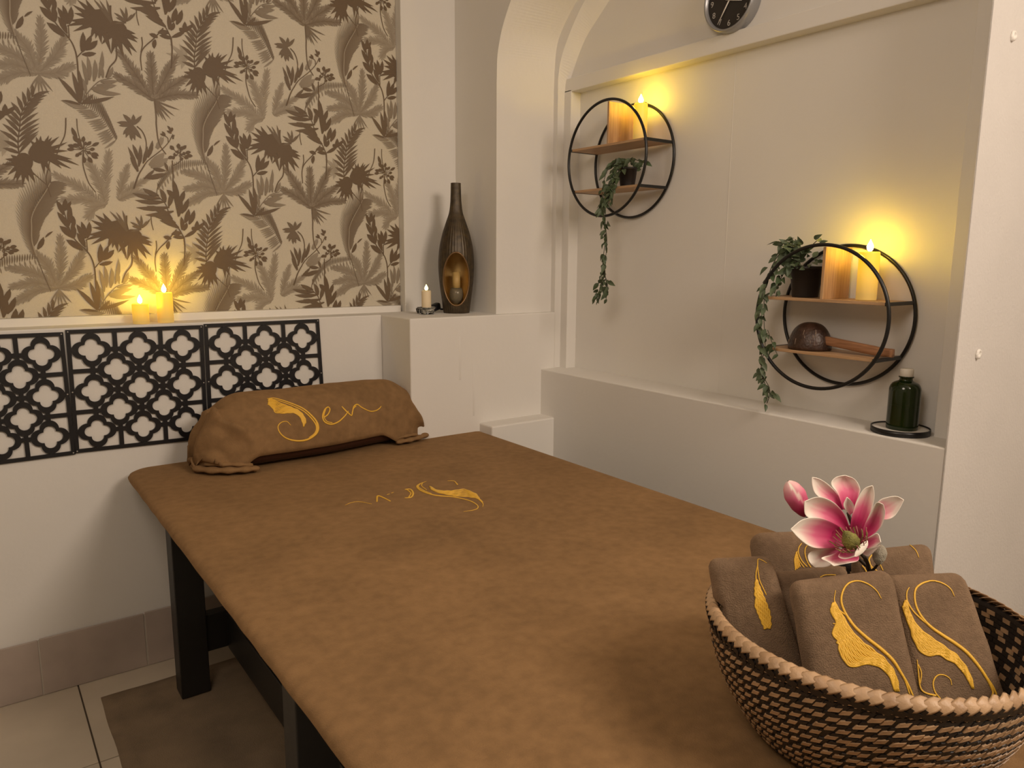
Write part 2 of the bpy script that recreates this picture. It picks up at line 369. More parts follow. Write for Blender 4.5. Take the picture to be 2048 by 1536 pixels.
# light leaves first (they lie underneath)
for tip in ((1790, 520), (1560, 640), (1150, 770), (1250, 1110), (1540, 1340)):
    b = cA(1740, 1220); t = cA(*tip); mid = ((b[0]+t[0])/2+rnd.uniform(-3, 3), (b[1]+t[1])/2-5)
    pr_.frond([b, mid, t], 22, 22, 42, 3.0, (.72, .55), taper=(.35, 1., .6), stemw=1.2, droop=.1)
for tip in ((170, 720), (390, 900), (360, 1080)):
    b = cB(60, 1160); t = cB(*tip); pr_.frond([b, ((b[0]+t[0])/2, (b[1]+t[1])/2-4), t], 18, 19, 40, 2.9, (.75, .55), stemw=1.1)
pr_.next()
for tip in ((1165, 290), (1440, 480), (860, 470), (560, 650), (590, 900), (620, 1110), (1490, 850)):
    b = cC(1110, 970); t = cC(*tip); k = 8 if tip[0] < 1000 else -4
    pr_.frond([b, ((b[0]+t[0])/2+3, (b[1]+t[1])/2-k), t], 25, 22, 42, 3.0, (.76, .62), taper=(.3, 1., .55), stemw=1.3)
for tip in ((1240, 1230), (1290, 1190), (1180, 1260), (1120, 1240), (1060, 1230), (1010, 1180)):
    pr_.leaf(cC(1130, 980), cC(*tip), 3, .03, .7, .8)
pr_.next()
for tip in ((240, 200), (300, 60), (450, 60), (520, 130), (330, 300), (400, 400), (480, 450), (560, 330)):
    pr_.leaf(cA(545, 290), cA(*tip), 8, .05, .62, .35, prof=(.3, .9, 1., .6, 0))
# light dense leaf cluster at plant L
for b, t, w in (((450, 690), (650, 520), 14), ((540, 450), (640, 300), 9), ((470, 720), (700, 600), 13), ((480, 700), (680, 660), 11), ((560, 470), (610, 290), 8)):
    pr_.leaf(cB(*b), cB(*t), w, .08, .72, .6)
pr_.next()
# areca cluster A1 (mid dark)
for tip, bend in (((610, 640), 0), ((890, 650), 5), ((1000, 890), 8), ((1090, 1090), 10), ((270, 640), -7), ((230, 930), -10)):
    b = cD(630, 1200); t = cD(*tip)
    pr_.frond([b, ((b[0]+t[0])/2+bend*.3, (b[1]+t[1])/2-abs(bend)*.5), t], 24, 20, 42, 3.0, (.95, .75), taper=(.3, 1., .6), stemw=1.4)
for tip in ((600, 1170), (690, 1420), (740, 1450), (780, 1470), (830, 1430), (880, 1390), (940, 1300), (560, 1190)):
    pr_.leaf(cD(650, 1200), cD(*tip), 3.2, .04, .9, .85)
pr_.stem(mp(cD, [(640, 1180), (655, 1400), (655, 1540), (680, 1760), (760, 1900)]), 2.6, 1.6, .95)
pr_.next()
# feather leaf G
spine = mp(cC, [(865, 500), (815, 280), (815, 80)])+mp(cA, [(820, 1330), (880, 1180), (1000, 980), (1060, 860)])
SP = resample(catmull(spine, 8), 30)
for i in range(30):
    u = i/29; a = math.radians(128-38*u); l = np.interp(u, (0, .3, .7, 1), (30, 58, 54, 32))
    d = np.array([math.cos(a), -math.sin(a)])
    pr_.leaf(SP[i], SP[i]+d*l, 3.4, .03, 1.0, .40, prof=(.6, 1., .9, .5, 0))
for i in range(26):
    u = i/25; p = SP[int(4+u*25)]; a = math.radians(62-70*u); l = np.interp(u, (0, .25, .55, 1), (24, 46, 46, 26)); d = np.array([math.cos(a), -math.sin(a)])
    pr_.leaf(p, p+d*l*rnd.uniform(.8, 1.1), 6.5, -.06, .93, .8, prof=(.5, 1., 1., .6, 0))
pr_.leaf(cC(980, 240), cC(1080, 160), 4, -.1); pr_.leaf(cC(880, 400), cC(960, 230), 9, .1)
pr_.stem(spine, 2.2, 1.4, .55)
pr_.stem(mp(cC, [(865, 500), (900, 620), (960, 800), (1030, 1000)]), 1.8, 1.4, .9)
pr_.next()
# comb frond P2
path = mp(cC, [(1580, 1310), (1760, 1400), (1900, 1560), (2010, 1760)])
P2 = resample(catmull(path, 8), 26)
for i in range(26):
    u = i/25; pr_.leaf(P2[i], P2[i]+np.array([5-2*u, -30+12*u])*np.interp(u, (0, .4, 1), (.7, 1.1, .5)), 2.4, .06, .9, .9)
for i in range(22):
    u = i/21; pr_.leaf(P2[int(u*25)], P2[int(u*25)]+np.array([-24+8*u, -2+16*u])*1.15, 3.6, -.05, .78, .6)
# comb frond C
path = mp(cC, [(130, 920), (250, 760), (360, 660), (520, 590), (840, 540)])
PC = resample(catmull(path, 8), 28)
for i in range(28):
    u = i/27; pr_.leaf(PC[i], PC[i]+np.array([-3+5*u, -19])*np.interp(u, (0, .4, 1), (.8, 1.1, .6)), 2.5, .05, .92, .85)
    if i % 2: pr_.leaf(PC[i], PC[i]+np.array([3, 11]), 2.6, .05, .8, .6)
pr_.next()
# dark pinnate frond P1
spine = mp(cA, [(745, 560), (690, 430), (680, 250), (705, 60)])+[(394, 66), (402, 48), (413, 33)]
SP = resample(catmull(spine, 8), 14)
for i, (dx, dy) in enumerate([(0, 0)]*14):
    u = i/13
    if u < .12: continue
    T = SP[min(i+1, 13)]-SP[max(i-1, 0)]; T /= np.linalg.norm(T)
    for sd, L in ((1, 50-20*u), (-1, 44-20*u)):
        a = math.radians((58-22*u)*sd); ca, sa = math.cos(a), math.sin(a)
        d = np.array([T[0]*ca-T[1]*sa, T[0]*sa+T[1]*ca])
        if sd < 0 and u < .3: L *= .7
        pr_.leaf(SP[i], SP[i]+d*L, 6.6, -.08*sd, 1, .92, prof=(.25, .8, 1., .6, 0))
pr_.stem(spine, 2.2, 1.3)
pr_.next()
# sword-leaf plumes P3
base = cD(860, 360)
sp1 = [base]+mp(cD, [(790, 210), (700, 60)])+mp(cB, [(640, 1250), (540, 1110), (560, 960)])
SP = resample(catmull(sp1, 8), 16)
tipsL = [(740, 320), (650, 310), (480, 95), (390, 20)]
for t in tipsL: pass
for k, (b, t) in enumerate((((830, 300), (700, 300)), ((800, 220), (560, 95)), ((760, 150), (450, 10)), ((720, 90), (520, -60)), ((690, 40), (400, -120)))):
    pr_.leaf(cD(*b), cD(*t), 9, .12, 1, .95)
for b, t in (((740, 1360), (380, 1390)), ((690, 1300), (270, 1275)), ((630, 1220), (260, 1170)), ((580, 1170), (230, 1070)), ((560, 1130), (360, 1010)), ((640, 1230), (580, 1030)), ((680, 1290), (720, 1080))):
    pr_.leaf(cB(*b), cB(*t), 8.5, -.1 if t[0] < 500 else .08, 1, .95)
pr_.stem(sp1, 1.8, 1.1)
for b, t in (((790, 1300), (740, 900)), ((810, 1260), (880, 1075)), ((840, 1400), (930, 1190)), ((800, 1440), (830, 1150)), ((880, 1536), (930, 1340)), ((930, 1560), (1000, 1360)), ((760, 1180), (660, 1050)), ((800, 1250), (740, 1020))):
    pr_.leaf(cB(*b), cB(*t), 9, .07, 1, 1)
for b, t in (((870, 350), (1040, 240)), ((1000, 270), (1130, 150)), ((1010, 260), (1030, 130)), ((1000, 260), (960, 220)), ((860, 370), (720, 340)), ((700, 370), (600, 330)), ((670, 400), (655, 520)), ((860, 260), (900, 150)), ((840, 250), (830, 60))):
    pr_.leaf(cD(*b), cD(*t), 7, .1, 1, 1)
pr_.stem(mp(cD, [(860, 360), (868, 520), (850, 760)]), 2.4, 1.8)
pr_.stem(mp(cD, [(770, 240), (660, 380), (530, 520), (490, 640), (500, 820)]), 2.2, 1.5)
pr_.stem(mp(cD, [(510, 380), (515, 480), (495, 580)]), 1.7, 1.5)
pr_.stem(mp(cB, [(740, 640), (745, 860), (740, 1000), (760, 1200), (800, 1440)]), 1.8, 2.2)
pr_.stem(mp(cD, [(455, 20), (460, 130), (480, 230)]), 1.4, 1.2)
pr_.next()
# sprig W with oval leaves
pr_.stem(mp(cC, [(1590, 1010), (1580, 740), (1550, 590), (1490, 470), (1330, 270), (1260, 60), (1210, -160)]), 2.5, 1.4)
pr_.stem(mp(cC, [(1495, 470), (1490, 300)]), 1.8, 1.4); pr_.stem(mp(cC, [(1575, 720), (1640, 640), (1700, 560)]), 2, 1.3)
for b, t, w in (((1440, 455), (1235, 290), 11), ((1330, 275), (1160, 90), 11), ((1270, 130), (1135, -110), 9), ((1215, -60), (1130, -270), 8), ((1215, -110), (1240, -290), 9), ((1275, 100), (1285, -220), 9),
                ((1340, 270), (1310, 60), 9), ((1470, 410), (1370, 200), 9), ((1460, 300), (1370, 80), 8), ((1480, 290), (1430, 45), 8), ((1500, 290), (1530, 55), 9), ((1340, 120), (1310, -60), 8),
                ((1635, 630), (1660, 375), 9), ((1645, 640), (1760, 400), 9), ((1690, 610), (1830, 470), 10), ((1640, 670), (1810, 640), 8), ((1230, -120), (1310, -250), 7)):
    pr_.leaf(cC(*b), cC(*t), w, .06, 1, 1, prof=(.2, .8, 1., .75, 0))
pr_.next()
# fans F1 and F2
pr_.fan(cC(1850, 200), (20, 18), mp(cC, [(1545, 30), (1560, 140), (1490, 240), (1460, 320), (1540, 380), (1750, 450), (1805, 450), (1875, 510), (1985, 630), (1600, -40), (1700, -60)]), 9)
pr_.fan(cD(215, 310), (17, 16), mp(cD, [(440, 345), (470, 405), (460, 455), (450, 590), (390, 640), (290, 670), (140, 640), (30, 520), (330, 520), (210, 560)]), 9)
for b, t in (((150, 230), (-60, -80)), ((150, 220), (20, -60)), ((150, 220), (100, -80)), ((330, 200), (190, 90)), ((330, 200), (210, 150)), ((330, 190), (330, 0)), ((330, 190), (260, 20)), ((340, 190), (450, 60)), ((340, 190), (400, 90)), ((330, 210), (200, 230))):
    pr_.leaf(cD(*b), cD(*t), 4.2, .06, .95, .9)
pr_.stem(mp(cD, [(150, 0), (150, 120), (180, 280), (200, 500), (200, 690), (120, 810), (70, 950)]), 2.6, 2.0)
pr_.next()
pr_.fan(cA(955, 425), (21, 21), mp(cA, [(1190, 215), (1290, 300), (1290, 425), (1345, 545), (1430, 640), (1330, 680), (1210, 670), (1070, 715), (990, 745), (1060, 190), (1100, 220), (830, 250), (800, 400), (900, 200), (960, 190)]), 7.5)
pr_.fan(cA(740, 550), (16, 17), mp(cA, [(585, 435), (515, 490), (480, 565), (540, 720), (600, 800), (645, 830), (720, 885), (800, 840), (880, 860), (870, 740)]), 8.5)
pr_.stem(mp(cA, [(1275, -40), (1270, 100), (1250, 220), (1190, 350), (1150, 470)]), 2.0, 1.8)
pr_.stem(mp(cA, [(1060, 560), (1040, 660), (1010, 800), (1030, 930), (1065, 1060)]), 2.0, 1.2)
pr_.stem(mp(cA, [(800, 640), (900, 760), (1010, 880)]), 1.6, 1.2)
pr_.next()
# grass tuft S
for b, t, w in (((1600, 1310), (1345, 985), 8), ((1600, 1300), (1515, 900), 8), ((1610, 1290), (1600, 880), 8), ((1610, 1310), (2010, 1190), 7), ((1620, 1320), (1760, 1180), 6), ((1600, 1330), (1380, 1290), 5)):
    pr_.leaf(cC(*b), cC(*t), w, .05, 1, .95)
for b, t, w in (((1670, 1180), (1640, 980), 6), ((1690, 1060), (1635, 740), 7), ((1720, 1000), (1700, 680), 7), ((1770, 1010), (1790, 720), 8), ((1830, 960), (1880, 600), 7), ((1880, 960), (1840, 760), 6), ((1740, 1110), (1980, 1060), 10), ((1800, 1060), (2040, 1040), 9), ((1850, 1010), (2060, 980), 7), ((1930, 960), (2000, 800), 7), ((1760, 1130), (2090, 1150), 8)):
    pr_.leaf(cC(*b), cC(*t), w, .08, .8, .7)
pr_.stem(mp(cC, [(1630, 1270), (1720, 1130), (1840, 1000), (1990, 950)]), 1.8, 1.2, .85)
# small fan F3
for t in ((85, 110), (135, 240), (170, 285), (240, 335), (285, 330), (365, 310), (375, -20), (270, -40), (140, -50), (60, 60)):
    pr_.leaf(cB(255, 110), cB(*t), 7, .08, .92, .92)
pr_.stem(mp(cB, [(310, 130), (370, 200), (410, 300), (420, 430), (380, 640)]), 1.8, 1.5)
pr_.next()
# plant L
pr_.stem(mp(cB, [(250, 1010), (310, 830), (370, 720), (440, 620), (600, 490), (700, 380), (755, 270)]), 2.6, 1.2)
for b, t, w in (((300, 770), (190, 410), 6), ((310, 600), (250, 380), 6), ((320, 700), (345, 400), 7), ((310, 770), (215, 560), 7), ((375, 660), (435, 420), 7), ((440, 580), (500, 340), 7), ((380, 880), (520, 750), 6), ((420, 870), (670, 820), 10), ((500, 740), (660, 780), 7), ((680, 780), (640, 660), 5)):
    pr_.leaf(cB(*b), cB(*t), w, .06, 1, .95)
for b, t in (((660, 290), (595, 255)), ((660, 290), (620, 220)), ((740, 260), (680, 215)), ((740, 240), (690, 145)), ((745, 230), (745, 170)), ((740, 310), (775, 280)), ((750, 320), (770, 330))):
    pr_.leaf(cB(*b), cB(*t), 4, .1)
pr_.stem(mp(cB, [(695, 380), (690, 320), (650, 280)]), 1.2, 1.)
# blossoms
for c, pts in ((cA, [((1480, 420), r) for r in ((1360, 130), (1370, 240), (1310, 350), (1370, 340), (1430, 270), (1420, 330), (1490, 250), (1510, 320), (1570, 320), (1660, 340), (1610, 420), (1300, 400), (1390, 500), (1430, 480), (1560, 470), (1650, 510), (1580, 590), (1490, 590), (1640, 540))]),
               (cB, [((820, 560), r) for r in ((730, 440), (820, 420), (910, 450), (870, 460), (900, 550), (960, 540), (700, 600), (760, 560), (800, 510), (740, 610), (980, 590), (930, 620), (860, 640))])):
    for (b, t) in pts:
        d = np.array(t)-np.array(b); e = np.array(b)+d*.62
        pr_.leaf(c(*e), c(*(np.array(t)+d*.12)), 6.5, rnd.uniform(-.12, .12)); pr_.stem([c(*(np.array(b)+d*.12)), c(*e)], 1.0)
pr_.stem(mp(cA, [(1480, 420), (1470, 600), (1490, 730), (1540, 900), (1620, 1030)]), 1.8, 1.3)
pr_.stem(mp(cA, [(1410, -20), (1415, 120), (1440, 260), (1480, 420)]), 1.5, 1.1)
pr_.stem(mp(cB, [(830, 420), (845, 640), (740, 720)]), 1.3, 1.6)
# to wall coordinates, repeated on the half-drop lattice of the paper
cellpolys = []
for lay, pts, tn in pr_.polys:
    q = [ony(p[0], p[1], PY) for p in pts]; cellpolys.append((lay, np.array([(a[0], a[2]) for a in q]), tn))
HX, VZ = .533, .656
bmw = bmesh.new(); tl = bmw.verts.layers.float.new('tone')
for i in range(-4, 4):
    for j in range(-4, 5):
        off = np.array([HX*i, -VZ/2*i+VZ*j])
        if off[0] < -1.9 or off[0] > 1.1 or abs(off[1]) > 1.1: continue
        for kk, (lay, pts, tn) in enumerate(cellpolys):
            p = pts+off
            if p[:, 0].max() < PX0 or p[:, 0].min() > PX1 or p[:, 1].max() < PZ0 or p[:, 1].min() > PZ1: continue
            y = PY-.0003-1.6e-6*kk
            vs = []
            for (a, b), t in zip(p, tn):
                v = bmw.verts.new((a, y, b)); v[tl] = min(1, t); vs.append(v)
            for k in range(0, len(vs)-2, 2):
                q = (vs[k], vs[k+1], vs[k+3], vs[k+2])
                try: bmw.faces.new(q)
                except ValueError: pass
for co, no in (((PX0+.002, 0, 0), (-1, 0, 0)), ((PX1-.001, 0, 0), (1, 0, 0)), ((0, 0, PZ0+.001), (0, 0, -1)), ((0, 0, PZ1-.002), (0, 0, 1))):
    bmesh.ops.bisect_plane(bmw, geom=bmw.verts[:]+bmw.edges[:]+bmw.faces[:], plane_co=co, plane_no=no, clear_outer=True)
for f in bmw.faces:
    f.normal_update()
    if f.normal.y > 0: f.normal_flip()
me = bpy.data.meshes.new('leaf_print'); bmw.to_mesh(me); bmw.free(); me.materials.append(M['print'])
lp = bpy.data.objects.new('leaf_print', me); COL.objects.link(lp); lp.parent = wp; lp['kind'] = 'stuff'

# ------------------------------------------------------------------ massage table
BX0, BX1, BY0, BY1, BZ = .372, 1.645, .12, 2.655, .715
tb = tag(empty('massage_table', (BX0, BY0, 0)), 'black wooden massage table under a brown velour sheet', 'table')
O = np.array([BX0, BY0, 0])
def part(mb, name, m, parent, org, **k):
    mb.v = [tuple(np.array(p)-org) for p in mb.v]; return mb.build(name, m, parent, **k)
for y in (.25, 1.315, 2.377):
    for x in (.446, 1.50):
        part(MB().box(x, x+.088, y, y+.075, .0095 if x < 1 else 0, .66), 'leg', M['blackwood'], tb, O, smooth=False, bevel=.003)
for x in (.450, 1.555):
    for y0, y1 in ((.325, 1.315), (1.39, 2.377)):
        part(MB().box(x, x+.03, y0, y1, .547, .658), 'side_rail', M['blackwood'], tb, O, smooth=False, bevel=.002)
for y in (.27, 2.40):
    part(MB().box(.534, 1.50, y, y+.028, .547, .658), 'end_rail', M['blackwood'], tb, O, smooth=False, bevel=.002)
    part(MB().box(.534, 1.50, y-.005, y+.035, .137, .262), 'stretcher', M['blackwood'], tb, O, smooth=False, bevel=.002)
part(MB().box(.60, .64, .30, 2.395, .132, .255), 'long_stretcher', M['blackwood'], tb, O, smooth=False, bevel=.002)
part(MB().box(.40, 1.62, .15, 2.63, .658, .700), 'mattress', M['vinyl'], tb, O, smooth=False, bevel=.008)

# fitted sheet: concentric rounded rectangles, edge rolls over and ends in a hem
def rrect(x0, x1, y0, y1, r, n):
    P = []
    for cx, cy, a0 in ((x1-r, y1-r, 0), (x0+r, y1-r, 90), (x0+r, y0+r, 180), (x1-r, y0+r, 270)):
        for k in range(n): a = math.radians(a0+90*k/(n-1)); P.append((cx+r*math.cos(a), cy+r*math.sin(a)))
    return P
def densify(P, step):
    out = []
    for i in range(len(P)):
        a = np.array(P[i]); b = np.array(P[(i+1) % len(P)]); n = max(1, int(np.linalg.norm(b-a)/step))
        out += [a+(b-a)*k/n for k in range(n)]
    return np.array(out)
base = densify(rrect(BX0, BX1, BY0, BY1, .075, 9), .02)
cx, cy = (BX0+BX1)/2, (BY0+BY1)/2
d_in = np.stack([np.clip(base[:, 0], BX0+.10, BX1-.10), np.clip(base[:, 1], BY0+.10, BY1-.10)], 1)-base
rings = []
def sheet_z(x, y): return BZ+.0011*smooth_noise(x*5, y*4, 2)+.0004*smooth_noise(x*17, y*15, 5)
for z, ins in ((.670, .050), (.672, .030), (.679, .012), (.690, .003), (.700, .000), (.7085, .006), (.7135, .016), (None, .032), (None, .06), (None, .1)):
    ring = []
    for k, p in enumerate(base):
        q = p+d_in[k]*min(1, ins/.1)
        if ins <= .004:
            s = k*.02; w = .0007*math.sin(s*38+2*math.sin(s*7)); nrm = d_in[k]/np.linalg.norm(d_in[k]); q = q+nrm*w
        zz = sheet_z(*q) if z is None else z+(.003*math.sin(k*.5+math.sin(k*.13)*2) if z < .68 else 0)
        ring.append((q[0], q[1], zz))
    rings.append(ring)
sh = MB(); sh.grid(np.array(rings), closev=True)
NX, NY = 60, 120
gx = np.linspace(BX0+.1, BX1-.1, NX); gy = np.linspace(BY0+.1, BY1-.1, NY)
sh.grid([[(x, y, sheet_z(x, y)) for y in gy] for x in gx])
sheet = sh.build('fitted_sheet', M['velour'])
tag(sheet, 'brown velour fitted sheet stretched over the massage table', 'sheet')
def bvh(mb): return BVHTree.FromPolygons([Vector(v) for v in mb.v], mb.f)
def cast(tree, x, y):
    d = ray(x, y); h = tree.ray_cast(Vector(CAM), Vector(d/np.linalg.norm(d)))
    if h[0] is None: return None
    n = np.array(h[1]); 
    if np.dot(n, d) > 0: n = -n
    return np.array(h[0]), n
class Stitch:
    "embroidery laid onto a surface: flattened thread tubes following it"
    def __init__(s, tree, conv): s.tree = tree; s.c = conv; s.m = MB()
    def stroke(s, pts, w, w1=None, n=7, lift=.0006, flat=.6, raw=False):
        P = [s.c(*p) for p in pts]; P = catmull(P, n) if not raw else np.array(P)
        w1 = w if w1 is None else w1; A = []; N = []; R = []
        ws = np.interp(np.linspace(0, 1, len(P)), np.linspace(0, 1, len(w)), w) if hasattr(w, '__len__') else np.linspace(w, w1, len(P))
        run = []
        def flush():
            if len(run) > 2:
                s.m.tube([a for a, _, _ in run], [r for _, _, r in run], 6, normals=[b for _, b, _ in run], flat=flat)
            run.clear()
        for p, ww in zip(P, ws):
            h = cast(s.tree, *p)
            if h is None: flush(); continue
            dep = float(np.dot(h[0]-CAM, FW))
            if run and np.linalg.norm(run[-1][0]-h[0]) > .03: flush()
            run.append((h[0]+h[1]*lift, h[1], max(.0004, ww*.5*dep/FPX)))
        flush()
    def fill(s, left, right, k, w, wob=.0):
        L = resample(catmull([s.c(*p) for p in left], 7), 46); R = resample(catmull([s.c(*p) for p in right], 7), 46)
        sv, s.c = s.c, (lambda x, y: (x, y))
        for i in range(k):
            t = i/(k-1); q = L*(1-t)+R*t
            q[:, 0] += wob*np.sin(np.arange(46)*1.1+i*2.2); q[:, 1] += wob*np.cos(np.arange(46)*.95+i)
            s.stroke(q, w, lift=.0005, raw=True, flat=.75)
        s.c = sv
    def build(s, parent, org=(0, 0, 0)):
        s.m.v = [tuple(np.array(p)-np.array(org)) for p in s.m.v]
        return s.m.build('embroidery', M['thread'], parent)
c6 = lambda x, y: (360+x/3.103, 740+y/3.103)
st = Stitch(bvh(sh), c6)
st.fill([(1548, 722), (1600, 748), (1680, 752), (1760, 742), (1800, 755), (1838, 772), (1846, 790)], [(1556, 738), (1600, 760), (1700, 782), (1760, 785), (1810, 790), (1850, 800), (1878, 822)], 6, 3.2, .3)
st.stroke([(1878, 850), (1880, 830), (1850, 800)], 1.2, 3)
st.stroke([(1490, 705), (1470, 725), (1500, 752), (1580, 778), (1700, 790), (1790, 810), (1835, 832), (1850, 852), (1830, 868), (1760, 880)], [2, 4, 4, 4, 3.4, 3, 3, 2.6, 2, 1])
st.stroke([(1530, 692), (1495, 705), (1478, 725), (1510, 748), (1560, 768)], [1, 2.6, 3, 3, 2])
st.stroke([(1505, 700), (1500, 720), (1530, 745)], 2.4, 2)
st.stroke([(1660, 688), (1700, 690), (1722, 712)], 1.2, 3.4)
st.stroke([(1395, 742), (1430, 742), (1446, 765), (1435, 790), (1395, 795)], [2.5, 4, 4.5, 4, 2])
st.stroke([(1410, 745), (1432, 765), (1420, 790)], 3)
st.stroke([(1222, 818), (1225, 785), (1250, 788), (1305, 815)], [3, 4.2, 3.6, 3])
st.stroke([(1285, 775), (1300, 770)], 1.8); st.stroke([(1312, 765), (1325, 760)], 1.6)
st.stroke([(1025, 840), (1060, 825), (1110, 818), (1190, 832)], [1, 1.4, 1.6, 1.2])
st.build(sheet)

# ------------------------------------------------------------------ bolster and the towel draped over it
def sstep(t): t = min(1, max(0, t)); return t*t*(3-2*t)
def front_y(x): return 2.366+.052*sstep((x-.92)/.36)
def bolster_core():
    m = MB(); P = []
    for i, x in enumerate(np.linspace(.655, 1.315, 22)):
        e = min(1, max(0, min(x-.655, 1.315-x)/.10)); q = .70+.30*math.sqrt(max(0, 1-(1-e)**2)); row = []
        yf = front_y(x)+.016; yb = 2.632; yc = (yf+yb)/2
        for k in range(32):
            a = 2*math.pi*k/32; c, s_ = math.cos(a), math.sin(a)
            y = yc+(yb-yf)/2*q*math.copysign(abs(c)**.8, c); z = .770+(.158 if s_ > 0 else .0515)*q*math.copysign(abs(s_)**.9, s_)
            row.append((x, y, max(z, .7185)))
        P.append(row)
    m.grid(P, closev=True); m.f.append(tuple(range(32))[::-1]); m.f.append(tuple(range(21*32, 22*32)))
    return m
bo = tag(bolster_core().build('bolster', M['vinyl']), 'dark red-brown vinyl bolster showing under the draped towel', 'bolster')
def drape():
    m = MB(); NU, NV = 120, 60; P = []
    x0, x1 = .553, 1.412
    for i in range(NU):
        u = i/(NU-1); x = x0+(x1-x0)*u
        tl = min(1, max(0, (.730-x)/.177)); tr_ = min(1, max(0, (x-1.225)/.187))
        hl = max(0., 1-tl**2.6)**.5; hr = max(0., 1-tr_**2.2)**.5; h = hl*hr
        top = .7225+.030*(1-h)+(.232-.006*sstep((x-1.0)/.3))*h
        yf = front_y(x)-.002; yb = 2.652; yc = (yf+yb)/2
        yf = yf+(.105*tl**3)+(.085*tr_**3); yb = yb-.10*tl**2.2-.10*tr_**2.2
        yc = (yf+yb)/2
        lip = .768; k_ = max(sstep(tl*2.0), sstep((x-1.17)/.10)); lip = lip*(1-k_)+.7235*k_
        g = sstep(tl*1.35)+.8*sstep(tr_*1.2)
        row = []
        for k in range(NV):
            v = k/(NV-1); a = math.pi*(1-v); ca, sa = math.cos(a), math.sin(a); n = 2.35
            yy = yc-(yb-yf)/2*math.copysign(abs(ca)**(2/n), ca)
            zb = .7225+(lip-.7225)*sstep((v-.5)*2)
            zz = zb+(top-zb)*abs(sa)**(2/n)
            ny, nz = (yy-yc), (zz-.80)+.02; L = math.hypot(ny, nz)+1e-6
            fold = (.034 if tl > 0 else .018)*(.25+.75*sstep(v*1.5-.35))*g*(1.3*(1-2*abs(math.sin(.5*(v*13+8*tl-7*tr_+1.3*math.sin(v*7))))**.7)+.5*math.sin(v*27-6*tl+4*tr_))*min(1, abs(sa)*3+.2)*min(1, h*2+.25)
            fold = max(fold, -.007)
            wr = .0018*smooth_noise(x*21, v*9, 3)+.0035*smooth_noise(x*8, v*4, 8)*(1-.5*g)
            yy += ny/L*(fold+wr); zz += nz/L*(fold+wr)
            xx = x+g*.014*math.sin(v*12+2)*(1 if tl > 0 else -1)*min(1, h+.3)
            row.append((xx, yy, max(zz, .7205)))
        P.append(row)
    m.grid(P)
    n0 = len(m.v)
    for e in (0, NU-1):      # close the gathered ends
        r = np.array(P[e]); c = r.mean(0); m.add([tuple(c)]+[tuple(q) for q in r], [(0, k+1, k+2) for k in range(NV-1)])
    return m
dm = drape()
dt = dm.build('bolster_towel', M['velour'])
md = dt.modifiers.new('thick', 'SOLIDIFY'); md.thickness = .007; md.offset = -1
tag(dt, 'brown velour towel with gold lettering draped over the bolster', 'towel')
# loose hem folds at the two ends
def hem(pts, r):
    q = catmull(pts, 8); n = len(q); h = MB().tube(q, [r*(.55+.45*math.sin(math.pi*(.06+.88*k/(n-1)))**.6)*(1+.18*math.sin(k*.9)) for k in range(n)], 12, flat=.62, normals=[(0, 0, 1)]*n); h.build('hem', M['velour'], dt)
hem([(.560, 2.52, .730), (.556, 2.462, .731), (.590, 2.408, .733), (.640, 2.372, .734), (.690, 2.358, .733), (.718, 2.366, .729)], .016)
hem([(.575, 2.44, .748), (.615, 2.392, .752), (.660, 2.368, .750), (.700, 2.366, .742)], .011)
hem([(1.396, 2.50, .731), (1.380, 2.452, .732), (1.335, 2.428, .733), (1.285, 2.416, .732), (1.240, 2.418, .730)], .014)
hem([(1.330, 2.428, .746), (1.285, 2.418, .749), (1.245, 2.424, .744)], .010)
st = Stitch(bvh(dm), c6)
st.fill([(548, 185), (562, 178), (620, 205), (690, 232), (740, 255), (772, 292), (782, 325)], [(545, 212), (575, 236), (592, 262), (640, 268), (705, 266), (748, 295), (768, 352)], 9, 2.6, .35)
st.stroke([(540, 178), (590, 176), (680, 203), (765, 240), (825, 292), (856, 340), (850, 388), (800, 428), (735, 440), (665, 426), (622, 392), (608, 352), (628, 326), (662, 320), (688, 343)], [1.6, 2.6, 2.8, 3, 3.6, 4.2, 4.6, 4.2, 3.6, 3, 2.6, 2.2, 2, 1.6, 1.2])
st.stroke([(552, 178), (610, 190), (700, 222), (770, 258), (822, 308), (846, 350), (838, 390), (800, 420)], [1.5, 2, 2.4, 2.6, 3, 3.2, 3, 1.6])
st.stroke([(845, 320), (852, 360), (838, 400)], 2.4)
st.stroke([(892, 296), (918, 275), (930, 245), (918, 230), (897, 248), (885, 288), (898, 322), (938, 337), (982, 322), (1020, 288), (1045, 255)], [2.4, 2.6, 2.6, 2.6, 3, 3.2, 3.2, 3.2, 3, 2.6, 2])
st.stroke([(905, 240), (893, 285), (910, 318), (945, 328)], 2)
st.stroke([(1004, 226), (1022, 246), (1045, 268), (1064, 282), (1070, 262), (1078, 228), (1100, 214), (1130, 234), (1180, 256), (1215, 252), (1238, 238), (1248, 224)], [2, 3.4, 3.2, 2.6, 2.6, 3, 2.8, 2.4, 2.2, 2.2, 2.2, 1.6])
st.stroke([(1066, 270), (1076, 240), (1092, 224)], 2.2)
st.build(dt)

# ------------------------------------------------------------------ rug
rm = MB(); nx, ny = 30, 40
rm.grid([[(x+.0015*math.sin(y*23)*(1 if i in (0, nx-1) else 0), y+.0015*math.sin(x*29)*(1 if j in (0, ny-1) else 0), .006+.0015*smooth_noise(x*9, y*8, 3)) for j, y in enumerate(np.linspace(.9, 2.547, ny))] for i, x in enumerate(np.linspace(.238, 1.35, nx))])
rg = rm.build('rug', M['rug']); md = rg.modifiers.new('t', 'SOLIDIFY'); md.thickness = .006; md.offset = -1
tag(rg, 'dark brown rug on the tiles under the massage table', 'rug')

